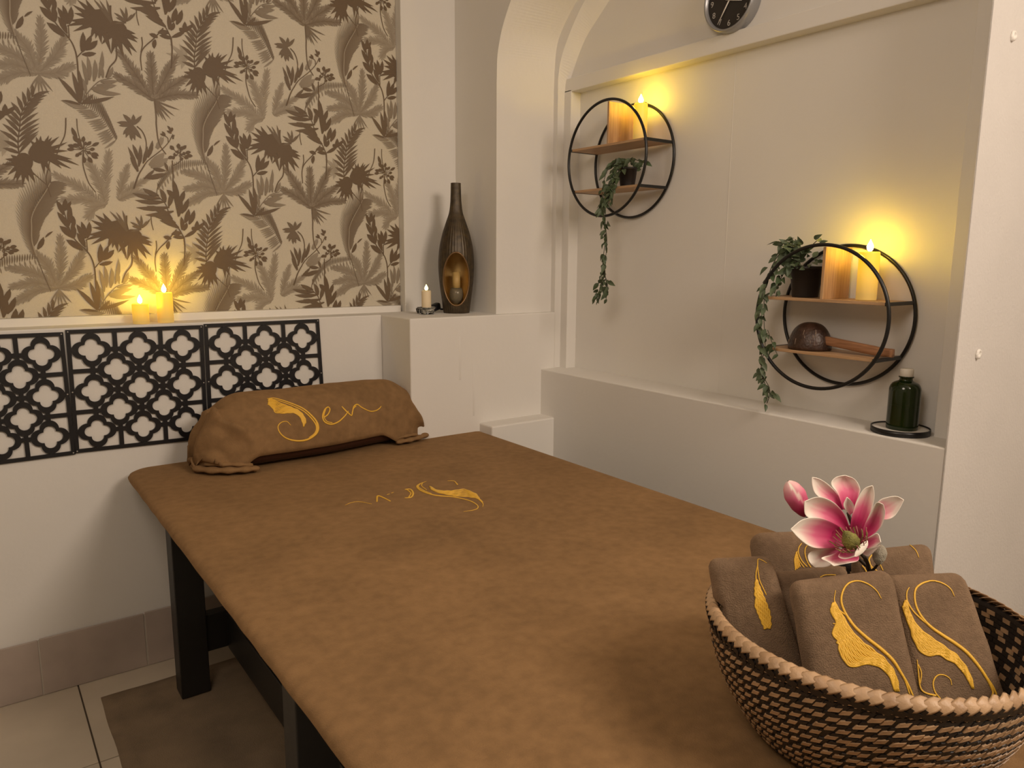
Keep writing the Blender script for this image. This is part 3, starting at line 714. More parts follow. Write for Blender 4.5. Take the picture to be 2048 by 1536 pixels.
# ------------------------------------------------------------------ black lattice panels on the back wall
def qpoly(d, r, n=14):
    out = []
    for q in range(4):
        for k in range(n):
            a = -math.pi/4+math.pi/2*k/n; out.append((q*math.pi/2+a, d*math.cos(a)+math.sqrt(max(1e-9, r*r-d*d*math.sin(a)**2))))
    return out
def lattice(corners, label):
    A, B, Cc, D = [np.array(ony(*q, YL-.003))[[0, 2]] for q in corners]      # TL TR BR BL
    ctr = (A+B+Cc+D)/4
    m = MB(); yb, yf = YL-.0025, YL-.0085
    def W(u, v): p = A*(1-u)*(1-v)+B*u*(1-v)+Cc*u*v+D*(1-u)*v; return p-ctr
    def prism(poly, dy=0):
        n = len(poly); pts = [W(*p) for p in poly]
        m.add([(p[0], yf+dy, p[1]) for p in pts]+[(p[0], yb, p[1]) for p in pts], [tuple(range(n))]+[(i, i+n, (i+1) % n+n, (i+1) % n) for i in range(n)])
    fw = .030; kx = 0
    for q in ((0, 0, 1, fw), (0, 1-fw, 1, 1), (0, fw, fw, 1-fw), (1-fw, fw, 1, 1-fw)):
        prism([(q[0], q[1]), (q[2], q[1]), (q[2], q[3]), (q[0], q[3])])
    bw = .0165; half = .1
    for k in range(1, 6):
        c = k/6; cs = (1/6, 3/6, 5/6) if k % 2 else (2/6, 4/6)
        stops = [fw*.5]+[e for x in cs for e in (x-half, x+half)]+[1-fw*.5]
        for a, b in zip(stops[0::2], stops[1::2]):
            if b-a < .01: continue
            prism([(a, c-bw), (b, c-bw), (b, c+bw), (a, c+bw)], .0002); prism([(c-bw, a), (c+bw, a), (c+bw, b), (c-bw, b)], .0003)
    inn = qpoly(.047, .044); out = qpoly(.068, .068)
    for k in range(1, 6):
        for x in ((1/6, 3/6, 5/6) if k % 2 else (2/6, 4/6)):
            n = len(inn); V = []; Fs = []
            for pr, y in ((inn, yf-.0003), (out, yf-.0003), (inn, yb), (out, yb)):
                for a, r in pr: p = W(x+r*math.cos(a), k/6+r*math.sin(a)); V.append((p[0], y, p[1]))
            for i in range(n):
                j = (i+1) % n; Fs += [(i, j, n+j, n+i), (i, 2*n+i, 2*n+j, j), (n+i, n+j, 3*n+j, 3*n+i)]
            m.add(V, Fs)
    o = m.build('lattice_panel', M['blackplastic'], loc=(ctr[0], 0, ctr[1]), smooth=False)
    for u, v in ((.015, .015), (.985, .015), (.985, .985), (.015, .985), (.985, .5), (.015, .5)):
        p = W(u, v); s = MB().lathe([(.0022, 0), (.0022, .001)], 10)
        s.v = [(a+p[0], yf-.0004-c, b+p[1]) for a, b, c in s.v]; s.build('screw', M['clockmark'], o)
    tag(o, label, 'wall panel', 'black lattice panels along the back wall'); return o
lattice(((130, 660), (405, 650), (415.5, 876.5), (150, 906)), 'middle black quatrefoil lattice panel on the wall below the two candles')
lattice(((407, 648), (637, 638), (651.5, 850), (418, 876)), 'right black quatrefoil lattice panel half hidden behind the bolster')
lattice(((-188, 676), (126, 664), (151, 908), (-150, 948)), 'left black quatrefoil lattice panel cut by the photo edge')

# ------------------------------------------------------------------ candles
def candle(label, base, r, h, tip, flame='flame', wax=None, glow=True):
    root = tag(empty('led_candle', base), label, 'candle', 'flameless candles')
    wm = wax or wax_mat('glowing_wax', h, (1.0, .50, .006), (.22, .14, .035), (.68, .47, .14))
    pr = [(r*.96, 0), (r, .002), (r, h*.5), (r, h-.004), (r*.985, h-.001), (r*.92, h+.001), (r*.86, h-.003), (r*.8, h-.010), (r*.3, h-.012), (.001, h-.0125)]
    MB().lathe(pr, 36).build('wax_body', wm, root)
    MB().lathe([(.0028, h-.012), (.0024, h-.004), (.002, h+.004)], 10).build('wick_stem', M['cap'], root)
    fh = tip-h; fr = fh*.27
    f = MB(); prf = [(fr*math.sin(math.pi*min(1, t**.72))**.9*(1 if t < .45 else (1-(t-.45)/.55)**.35)+.0004, h+.001+fh*t) for t in np.linspace(0, 1, 14)]
    P = [[(a*math.cos(2*math.pi*k/14), a*.45*math.sin(2*math.pi*k/14), z) for k in range(14)] for a, z in prf]
    f.grid(P, closev=True); fo = f.build('flame', M[flame], root); fo.rotation_euler = (0, 0, -YAW)
    return root
candle('short glowing candle on the ledge below the wallpaper, left of a taller one', (*ony(283, 647, 2.735)[:1], 2.735, ZL), .0255, .0655, .094)
candle('taller glowing candle on the ledge below the wallpaper', (ony(332, 643, 2.745)[0], 2.745, ZL), .0255, .0995, .128)
candle('glowing candle standing on the upper round wall shelf', (2.012, 1.992, 1.8165), .0245, .128, .160)
candle('glowing candle standing on the lower round wall shelf', (2.008, 1.103, 1.2935), .0265, .130, .163)
gx, gy = ony(853, 612, 2.62)[0], 2.62
candle('pale unlit-looking candle in the clear glass holder beside the lantern', (gx, gy, ZL+.0265), .0190, .066, .091, 'flame_dim',
       wax=mat('ivory_wax', (.80, .66, .44), .5, bump=(40, .05)))
# glass holder
gh = tag(empty('candle_holder', (gx, gy, ZL)), 'small clear glass candle holder on the white block', 'candle holder')
MB().lathe([(.0235, .0), (.024, .002), (.019, .010), (.0185, .014), (.0375, .024), (.0385, .028), (.037, .029), (.0215, .027), (.0215, .0262), (.001, .026)], 40).build('bowl', M['glass'], gh)
for k in range(4):
    a = math.pi/4+k*math.pi/2
    MB().box(-.004, .004, -.003, .003, 0, .022).build('foot', M['glass'], gh, loc=(.026*math.cos(a), .026*math.sin(a), 0), bevel=.0015)
# black adapter and cable behind the glass
ad = tag(empty('power_adapter', (ony(872, 607, 2.70)[0], 2.70, ZL)), 'black plug adapter lying with its cable behind the glass holder', 'adapter')
b = MB().box(-.028, .022, -.014, .014, .0, .030).build('plug_body', M['blackplastic'], ad, smooth=True, bevel=.008); b.rotation_euler = (0, -.25, .3); b.location = (0, 0, .007)
MB().tube(catmull([(.02, 0, .012), (.05, -.006, .010), (.075, .004, .006), (.09, .02, .005)], 8), .004, 8).build('cable', M['blackplastic'], ad)
b = MB().tube(catmull([(-.115, -.045, .012), (-.10, -.048, .016), (-.075, -.035, .014), (-.045, -.015, .010), (-.02, 0, .010)], 8), [.011]*14+[.006]*19, 10).build('connector', M['blackplastic'], ad)

# ------------------------------------------------------------------ bottle-shaped lantern with an oval opening
lx, ly = 1.634, 2.63
ln = tag(empty('bottle_lantern', (lx, ly, ZL)), 'dark bronze ribbed bottle-shaped lantern with a gold oval opening', 'lantern')
lp_ = catmull([(.049, 0), (.052, .004), (.058, .05), (.066, .11), (.0705, .165), (.071, .21), (.066, .265), (.055, .315), (.040, .362), (.0275, .400), (.0225, .435), (.0205, .47), (.0195, .512), (.0195, .517)], 9)
NA = 144; face = math.atan2(-ly, -lx)     # opening looks to the middle of the room
oz, oh, ow = .138, .106, .0515
def lantern_shell(off, rib):
    P = []
    for r, z in lp_:
        P.append([((r+off+rib*abs(math.sin(k*math.pi*36/NA))*min(1, r/.05))*math.cos(2*math.pi*k/NA), (r+off+rib*abs(math.sin(k*math.pi*36/NA))*min(1, r/.05))*math.sin(2*math.pi*k/NA), z) for k in range(NA)])
    m = MB(); m.grid(P, closev=True)
    def inside(p):
        s = -p[0]*math.sin(face)+p[1]*math.cos(face); d = p[0]*math.cos(face)+p[1]*math.sin(face)
        return d > 0 and (s/ow)**2+((p[2]-oz)/oh)**2 < 1
    m.f = [f for f in m.f if not inside(np.mean([m.v[i] for i in f], axis=0))]
    return m
lantern_shell(0, .0016).build('body', M['rattan'], ln)
lantern_shell(-.003, 0).build('lining', M['gold'], ln)
MB().lathe([(.001, .002), (.0485, .003)], 40, cap=False).build('bottom', M['gold'], ln)
MB().lathe([(.001, .5165), (.0195, .517), (.0195, .512)], 24, cap=False).build('top_cap', M['rattan'], ln)
rim = []
for k in range(64):
    a = 2*math.pi*k/64; s = ow*1.0*math.cos(a); z = oz+oh*1.0*math.sin(a)
    r = np.interp(z, [q[1] for q in lp_], [q[0] for q in lp_]); d = math.sqrt(max(0, r*r-s*s))+.001
    rim.append((d*math.cos(face)-s*math.sin(face), d*math.sin(face)+s*math.cos(face), z))
MB().tube(rim, .0032, 8, closed=True).build('opening_rim', mat('bronze_rim', (.22, .13, .06), .35, metal=.6), ln)
MB().lathe([(.010, .036), (.019, .040), (.027, .054), (.030, .072), (.027, .090), (.0215, .102), (.0205, .101), (.0255, .089), (.0285, .072), (.0255, .056), (.012, .043), (.001, .042)], 32).build('glass_votive', M['smoke_glass'], ln)
MB().lathe([(.046, .002), (.030, .020), (.016, .036), (.001, .037)], 32).build('holder_cone', M['gold'], ln)
MB().lathe([(.0165, .090), (.0165, .165), (.001, .166)], 24).build('inner_candle', mat('amber_wax', (.55, .36, .12), .5), ln)

# ------------------------------------------------------------------ round wall shelves
def round_shelf(cy, cz, r, zs, ydiv, label, w1, w2):
    org = np.array([XN, cy, cz])
    root = tag(empty('round_shelf', tuple(org)), label, 'wall shelf', 'round wall shelves in the niche')
    xf, xb = 1.9505, 2.090
    def ring(x): return [(x-XN, r*math.cos(2*math.pi*k/96), r*math.sin(2*math.pi*k/96)) for k in range(96)]
    MB().tube(ring(xf), .0052, 10, closed=True).build('front_ring', M['blackmetal'], root)
    MB().tube(ring(xb), .0052, 10, closed=True).build('back_ring', M['blackmetal'], root)
    for z, hw in zip(zs, (w1, w2)):
        MB().box(xf-XN+.002, xb-XN-.002, -hw+.006, hw-.006, z-.0085-cz, z-cz).build('shelf_board', M['oaky'], root, smooth=False, bevel=.001)
        for s in (-1, 1):
            MB().box(xf-XN, xb-XN, s*hw-.005, s*hw+.005, z-.0095-cz, z+.0005-cz).build('cross_bar', M['blackmetal'], root, smooth=False, bevel=.001)
    zt = cz+math.sqrt(r*r-(ydiv-cy)**2)-.006
    MB().box(xf-XN+.002, xb-XN-.004, ydiv-cy-.0045, ydiv-cy+.0045, zs[0]-cz, zt-cz).build('divider_board', M['oak'], root, smooth=False, bevel=.001)
    for s in (-1, 1):
        MB().box(xb-XN, -.0005, s*.05-.006, s*.05+.006, math.sqrt(r*r-.0025)-.006, math.sqrt(r*r-.0025)+.006).build('wall_bracket', M['blackmetal'], root, smooth=False)
    return root
round_shelf(2.103, 1.763, .206, (1.8155, 1.6600), 2.096, 'upper left black ring shelf with two oak boards in the niche', .196, .175)
round_shelf(1.207, 1.241, .2025, (1.2925, 1.1405), 1.203, 'lower right black ring shelf holding the coconut ladle', .193, .172)

# ------------------------------------------------------------------ potted trailing plants
def leaf_mesh(name, L, w, fold, bend):
    m = MB(); P = []
    for i in range(6):
        u = i/5; ww = w*math.sin(math.pi*u**.75)**.9*.5 if 0 < u < 1 else .0006
        z = -bend*L*u*u; P.append([(-ww, u*L, z+fold*ww), (0, u*L, z), (ww, u*L, z+fold*ww)])
    m.grid(P); return m.mesh(name)
LEAVES = []
for k, (L, w, fo, be) in enumerate(((.030, .0155, .5, .25), (.024, .0135, .45, .35), (.034, .0165, .4, .15), (.020, .011, .5, .3))):
    for mt in ('leaf', 'leaf2'):
        me = leaf_mesh('leaf', L, w, fo, be); me.materials.append(M[mt]); LEAVES.append(me)
def plant(label, potc, pr, ph, vines, dense, tuft):
    org = np.array(potc); root = tag(empty('trailing_plant', tuple(org)), label, 'potted plant', 'trailing plants on the round shelves')
    MB().lathe([(pr*.76, 0), (pr*.78, .002), (pr, ph*.9), (pr*1.03, ph*.9), (pr*1.03, ph), (pr*.95, ph), (pr*.9, ph*.86), (.001, ph*.85)], 32).build('pot', M['pot'], root)
    R = random.Random(len(label))
    def put(p, d, s):
        o = bpy.data.objects.new('leaf', R.choice(LEAVES)); COL.objects.link(o); o.parent = root
        d = Vector(d).normalized(); up = Vector((-1, -.5, .35))+Vector((R.uniform(-.7, .7), R.uniform(-.7, .7), R.uniform(-.7, .7)))
        x = d.cross(up).normalized(); z = x.cross(d)
        o.matrix_local = Matrix.Translation(Vector(p)) @ Matrix((x, d, z)).transposed().to_4x4() @ Matrix.Diagonal((s, s, s, 1))
    for path, n, spread in vines:
        P = resample(catmull(np.array(path)-org, 8), 60)
        MB().tube(P[::2], .0013, 5).build('vine', M['vine'], root)
        for i in range(n):
            u = (i+R.random())/n; p = P[min(59, int(u*59))]+np.array([R.uniform(-.4, .3), R.uniform(-1, 1), R.uniform(-.6, .6)])*spread
            t = P[min(59, int(u*59)+2)]-P[max(0, int(u*59)-2)]; t = t/max(np.linalg.norm(t), 1e-6)
            d = t*.7+np.array([R.uniform(-.8, .1), R.uniform(-1.1, 1.1), R.uniform(-.5, .25)])
            put(p, d, R.uniform(.75, 1.15))
    for i in range(tuft):
        a = R.uniform(0, 2*math.pi); rr = pr*R.uniform(.1, 1.15)
        p = np.array([rr*math.cos(a), rr*math.sin(a), ph+R.uniform(-.005, dense)]); put(p, (math.cos(a)-.4, math.sin(a), R.uniform(-.3, .9)), R.uniform(.8, 1.15))
X1 = 1.935
V = lambda pts, X: [tuple(onx(x, y, X if not isinstance(X, list) else X[i])) for i, (x, y) in enumerate(pts)]
plant('trailing plant in a black pot on the upper left ring shelf', (2.018, 2.053, 1.6605), .034, .070,
      [(V([(1240, 322), (1222, 330), (1208, 360), (1205, 410), (1212, 460), (1206, 520), (1203, 560), (1196, 612)], [2.0, 1.97, 1.945, 1.935, 1.93, 1.93, 1.93, 1.93]), 30, .008),
       (V([(1245, 320), (1232, 340), (1222, 380), (1208, 430), (1214, 480), (1210, 540), (1217, 595)], [2.0, 1.97, 1.945, 1.935, 1.93, 1.93, 1.93]), 34, .009),
       (V([(1240, 322), (1228, 350), (1212, 400), (1200, 425)], [2.0, 1.97, 1.945, 1.93]), 44, .020),
       (V([(1246, 320), (1238, 345), (1228, 375), (1216, 410)], [2.0, 1.965, 1.945, 1.935]), 44, .019),
       (V([(1208, 555), (1200, 575), (1196, 600)], 1.93), 12, .016),
       (V([(1206, 540), (1215, 570), (1212, 600)], 1.93), 9, .014),
       (V([(1250, 320), (1265, 318), (1280, 322), (1292, 324)], [1.99, 1.97, 1.965, 1.965]), 12, .006)], .03, 30)
plant('trailing plant in a black pot on the lower right ring shelf', (2.018, 1.296, 1.2930), .047, .090,
      [(V([(1600, 525), (1575, 505), (1555, 520), (1540, 550), (1525, 590), (1518, 640), (1523, 700), (1524, 750), (1545, 800)], [2.0, 1.98, 1.97, 1.962, 1.938, 1.932, 1.932, 1.932, 1.932]), 46, .010),
       (V([(1595, 525), (1570, 500), (1545, 530), (1530, 580), (1528, 640), (1530, 690), (1522, 740), (1540, 780), (1532, 812)], [2.0, 1.98, 1.97, 1.955, 1.938, 1.932, 1.932, 1.932, 1.932]), 42, .012),
       (V([(1600, 525), (1580, 530), (1560, 560), (1548, 588)], [2.0, 1.985, 1.97, 1.965]), 30, .016),
       (V([(1600, 520), (1600, 495), (1590, 478)], [2.0, 1.99, 1.985]), 12, .016),
       (V([(1605, 520), (1620, 495), (1638, 478)], [2.0, 1.99, 1.985]), 12, .014),
       (V([(1595, 520), (1575, 490), (1560, 490)], [2.0, 1.98, 1.975]), 16, .014),
       (V([(1535, 660), (1546, 690), (1556, 712)], 1.935), 8, .008)], .035, 34)

# ------------------------------------------------------------------ coconut ladle
cl = tag(empty('coconut_ladle', (2.012, 1.265, 1.1410)), 'coconut-shell ladle with a reddish wooden handle on the lower round shelf', 'ladle')
pr = [(.0615, .001)]+[(.0625*math.cos(a)**.8, .004+.076*math.sin(a)) for a in np.linspace(.05, math.pi/2-.02, 14)]+[(.001, .0802)]
cm = MB().lathe(pr, 40); cm.v = [(x*.92, y, z) for x, y, z in cm.v]; cm.build('shell', M['coconut'], cl)
R = random.Random(4)
for k in range(14):
    a = math.pi+R.uniform(-1.3, 1.0); e = R.uniform(.1, .75); L = R.uniform(.05, .16)
    pts = [(.0630*.92*math.cos(t)**.8*math.cos(a), .0630*math.cos(t)**.8*math.sin(a), .004+.0765*math.sin(t)) for t in np.linspace(e, e+L*1.6, 5)]
    MB().tube(pts, .0007, 5).build('fibre', M['scratch'], cl)
hp = MB(); hw = catmull([(-.052, .0115, .031), (-.10, .0125, .026), (-.16, .0135, .0200), (-.215, .0145, .0150), (-.243, .015, .0140), (-.250, .011, .0140)], 6)
sq = lambda t: math.copysign(abs(t)**.45, t)
P = [[(-.004+rw*sq(math.cos(2*math.pi*k/20))*.8, y, z+(.0125 if y > -.2 else .0115)*sq(math.sin(2*math.pi*k/20))) for k in range(20)] for y, rw, z in hw]
hp.grid(P, closev=True); hp.f.append(tuple(range(20))[::-1]); n_ = len(P); hp.f.append(tuple(range((n_-1)*20, n_*20)))
hd = hp.build('handle', M['handlewood'], cl)
for z in (.013, .010):
    b = MB().lathe([(.0016, 0), (.0016, .0004)], 8); b.v = [(-.0152-c, a, d) for a, d, c in b.v]; b.build('peg_hole', M['coconut'], hd, loc=(0, -.236-(z-.013)*2, z-.001))

# ------------------------------------------------------------------ bottle on a tray in the niche
ty, tx = .985, 2.024
tr = tag(empty('tray', (tx, ty, ZN)), 'round black rimmed tray on the ledge under the green bottle', 'tray')
MB().lathe([(.001, .0008), (.072, .001), (.0735, .002), (.0735, .016), (.0715, .016), (.0710, .004), (.001, .004)], 48, cap=False).build('rim', M['blackmetal'], tr)
MB().lathe([(.001, .0112), (.060, .0112), (.0700, .0128), (.0708, .0090)], 40, cap=False).build('white_liner', M['white'], tr)
gb = tag(empty('green_bottle', (2.027, .983, ZN+.0113)), 'dark green glass bottle with a white cap standing on the black tray', 'bottle')
gp = catmull([(.037, 0), (.0395, .004), (.0395, .05), (.0395, .095), (.0385, .112), (.032, .124), (.0205, .130), (.0165, .133), (.0162, .139), (.0185, .140), (.0185, .143), (.0155, .144)], 5)
MB().lathe([tuple(q) for q in gp], 40).build('glass_body', M['greenglass'], gb)
MB().lathe([(.0345, .004), (.0358, .008), (.0355, .062), (.001, .062)], 32).build('liquid', M['oil'], gb)
MB().lathe([(.0165, .1430), (.0172, .1438), (.0168, .161), (.0155, .1635), (.001, .164)], 28).build('cap', M['cap'], gb)

# ------------------------------------------------------------------ clock
ck = tag(empty('wall_clock', (2.065, 1.640, 2.207)), 'round silver-rimmed wall clock with a black face above the niche beam', 'clock')
def toclock(mb):  # lathe axis z -> -x
    mb.v = [(-z, x, y) for x, y, z in mb.v]; return mb
R0 = .098
toclock(MB().lathe([(R0-.002, 0), (R0, .004), (R0, .030), (R0-.002, .040), (R0-.006, .043), (R0-.010, .041), (R0-.012, .030)], 72, cap=False)).build('rim', M['clockrim'], ck)
toclock(MB().lathe([(.001, .030), (R0-.011, .030)], 64, cap=False)).build('face', M['clockface'], ck)
def onface(r, ang, x=-.031):   # clock angle in degrees, clockwise from 12, seen from the room (+y is to the left)
    a = math.radians(ang); return (x, -r*math.sin(a), r*math.cos(a))
for h in range(1, 13):
    cu = bpy.data.curves.new('numeral', 'FONT'); cu.body = str(h); cu.size = .025; cu.align_x = 'CENTER'; cu.align_y = 'CENTER'; cu.extrude = .0003
    tmp = bpy.data.objects.new('numeral_text', cu); me = bpy.data.meshes.new_from_object(tmp); bpy.data.objects.remove(tmp); me.materials.append(M['clockmark'])
    o = bpy.data.objects.new('numeral', me); COL.objects.link(o); o.parent = ck
    o.matrix_local = Matrix.Translation(Vector(onface(.070, h*30))) @ Matrix(((0, 0, -1), (-1, 0, 0), (0, 1, 0))).to_4x4()
for nm, L, w, an in (('minute_hand', .078, .0026, 213), ('hour_hand', .05, .0038, 106), ):
    p0 = np.array(onface(-.015, an, -.0335)); p1 = np.array(onface(L, an, -.0335))
    MB().tube([p0, (p0+p1)/2, p1], [w, w, w*.5], 8, flat=.35, normals=[(1, 0, 0)]*3).build(nm, M['clockhand'], ck)
toclock(MB().lathe([(.005, .031), (.005, .037), (.001, .037)], 16)).build('hub', M['clockhand'], ck)

# ------------------------------------------------------------------ painted-over screw anchors on the near wall
for (x, y), lab in (((2025, 72), 'upper white painted-over screw anchor on the near wall'), ((1955, 707), 'lower white painted-over screw anchor beside the niche')):
    p = ony(x, y, .8263); a = tag(empty('screw_anchor', tuple(p)), lab, 'anchor', 'screw anchors on the near wall')
    m = MB().lathe([(.0115, 0), (.0118, .003), (.0098, .0065), (.0058, .0065), (.0048, .003), (.001, .003)], 18); m.v = [(u*(1+.12*math.sin(3*v*400)), -w, v) for u, v, w in m.v]; m.build('collar', M['trim'], a)
    m = MB().lathe([(.0058, 0), (.0060, .008), (.001, .0095)], 12); m.v = [(u-.005, -w, v-.007) for u, v, w in m.v]; m.build('screw_head', M['trim'], a)

# ------------------------------------------------------------------ woven basket
BC = np.array([1.010, .513]); RB, RR, HB, BZ0 = .150, .2203, .180, .7165
def bsurf(a, t, off=0.):
    r = RB+(RR-RB)*(1-(1-t)**2); dr = 2*(RR-RB)*(1-t); n = np.array([HB, -dr]); n = n/np.linalg.norm(n)
    rr = r+off*n[0]; z = BZ0+.004+t*(HB-.008)+off*n[1]
    return (BC[0]+rr*math.cos(a), BC[1]+rr*math.sin(a), z)
bk = tag(empty('woven_basket', (BC[0], BC[1], BZ0)), 'round basket woven from tan and black palm strips, standing on the brown sheet', 'basket')
BO = np.array([BC[0], BC[1], BZ0])
sh_ = MB(); ts = np.linspace(0, 1, 16); na = 96
sh_.grid([[bsurf(2*math.pi*k/na, t, 0) for k in range(na)] for t in ts]+[[bsurf(2*math.pi*k/na, t, -.004) for k in range(na)] for t in ts[::-1]], closev=True)
sh_.add([bsurf(2*math.pi*k/na, 0, 0) for k in range(na)], [tuple(range(na))[::-1]])
sh_.add([(BC[0]+RB*.97*math.cos(2*math.pi*k/na), BC[1]+RB*.97*math.sin(2*math.pi*k/na), BZ0+.007) for k in range(na)], [tuple(range(na))])
part(sh_, 'basket_wall', M['palmblack'], bk, BO)
NROW, NC = 22, 92
cells = []
R = random.Random(11)
def cell(a, da, t, dt, sgn, tan_):
    q = ([(0, 0), (1, .48), (1.30, 1.32), (.30, .84)] if tan_ else [(0, 0), (1, .30), (1.3, 1.25), (.3, .95)]) if sgn > 0 else [(0, .1), (1, 0), (1.1, .95), (.1, 1.05)]
    g = .025 if tan_ else .0; jt = R.uniform(-.07, .07); V = []
    h = (.0016+R.uniform(0, .0008)) if tan_ else (.0011+R.uniform(0, .0005))
    cu = sum(p[0] for p in q)/4; cv = sum(p[1] for p in q)/4
    for sc, of in ((1.0-g, -.0006), (.84-g, h)):
        for u, v in q:
            uu = cu+(u-cu)*sc+jt; vv = cv+(v-cv)*sc
            o = of if sgn > 0 else -.004-of
            V.append(bsurf(a+da*uu, min(.995, max(0, t+dt*vv)), o))
    return V, [(4, 5, 6, 7), (0, 1, 5, 4), (1, 2, 6, 5), (2, 3, 7, 6), (3, 0, 4, 7)]
tcam = math.atan2(-BC[1], -BC[0])
for r_ in range(NROW):
    t0 = .015+.925*r_/NROW; tan_ = r_ % 2 == 1
    hgt = .925/NROW*(1.22 if tan_ else 1.0)
    for k in range(NC):
        a = 2*math.pi*(k+.55*r_+(R.uniform(-.12, .12)))/NC
        wide = R.uniform(.90, 1.10)
        V, Fq = cell(a, 2*math.pi/NC*wide, t0, hgt, 1, tan_)
        c = np.mean(V, axis=0); vis = math.cos(a-tcam) > .05
        d = c-CAM; dep = d@FW; px = 1024+FPX*(d@RT)/dep; py = 768-FPX*(d@UP)/dep
        inside = -40 < px < 2090 and py < 1580
        cells.append(((np.linalg.norm(d) if vis and inside else 9+np.linalg.norm(d)), V, Fq, tan_))
cells.sort(key=lambda q: q[0])
for dd, V, Fq, tan_ in cells[:296]:
    mt = M['palmblack'] if not tan_ else (M['palm'] if R.random() < .8 else M['palmlight'])
    part(MB().add(V, Fq), 'woven_strip', mt, bk, BO, smooth=False)
rest = {True: MB(), False: MB()}
for dd, V, Fq, tan_ in cells[296:]: rest[tan_].add(V, Fq)
for r_ in range(8, NROW):
    t0 = .015+.925*r_/NROW
    for k in range(NC):
        tan_ = (k+r_//1) % 2 == 0 and (r_ % 2 == 1 or (k//2+r_) % 3 == 0)
        V, Fq = cell(2*math.pi*(k+.5*(r_ % 2))/NC, 2*math.pi/NC, t0, .925/NROW, -1, tan_); rest[tan_].add(V, Fq)
for tan_ in (True, False):
    o = part(rest[tan_], 'weave', M['palm'] if tan_ else M['palmblack'], bk, BO, smooth=False); o['kind'] = 'stuff'
NWR = 92
for k in range(NWR):
    a0 = 2*math.pi*k/NWR; pts = []
    for j in range(7):
        b = math.radians(-75+j*40); a = a0+(j/6-.5)*2*math.pi/NWR*2.6
        rr = RR-.003+.0050*math.cos(b); pts.append((BC[0]+rr*math.cos(a), BC[1]+rr*math.sin(a), BZ0+HB-.004+.0056*math.sin(b)))
    nrm = [(np.array(p)-np.array((BC[0]+(RR-.003)*math.cos(a0), BC[1]+(RR-.003)*math.sin(a0), BZ0+HB-.003))) for p in pts]
    part(MB().tube(pts, [.0040, .0062, .0078, .0082, .0078, .0064, .004], 8, normals=nrm, flat=.16), 'rim_strip', M['palmlight'] if k % 5 else M['palm'], bk, BO)
blk = MB()
for k in range(NWR):
    a0 = 2*math.pi*(k+.5)/NWR; da = 2*math.pi/NWR
    V = [bsurf(a0-da*.7, .935, .0022), bsurf(a0+da*.5, .90, .0022), bsurf(a0+da*.75, .955, .0052), bsurf(a0-da*.1, .995, .0052), bsurf(a0-da*.7, .93, -.001), bsurf(a0+da*.5, .895, -.001), bsurf(a0+da*.75, .955, -.001), bsurf(a0-da*.1, .99, -.001)]
    blk.add(V, [(0, 1, 2, 3), (0, 4, 5, 1), (1, 5, 6, 2), (2, 6, 7, 3), (3, 7, 4, 0)])
o = part(blk, 'rim_teeth', M['palmblack'], bk, BO, smooth=False); o['kind'] = 'stuff'

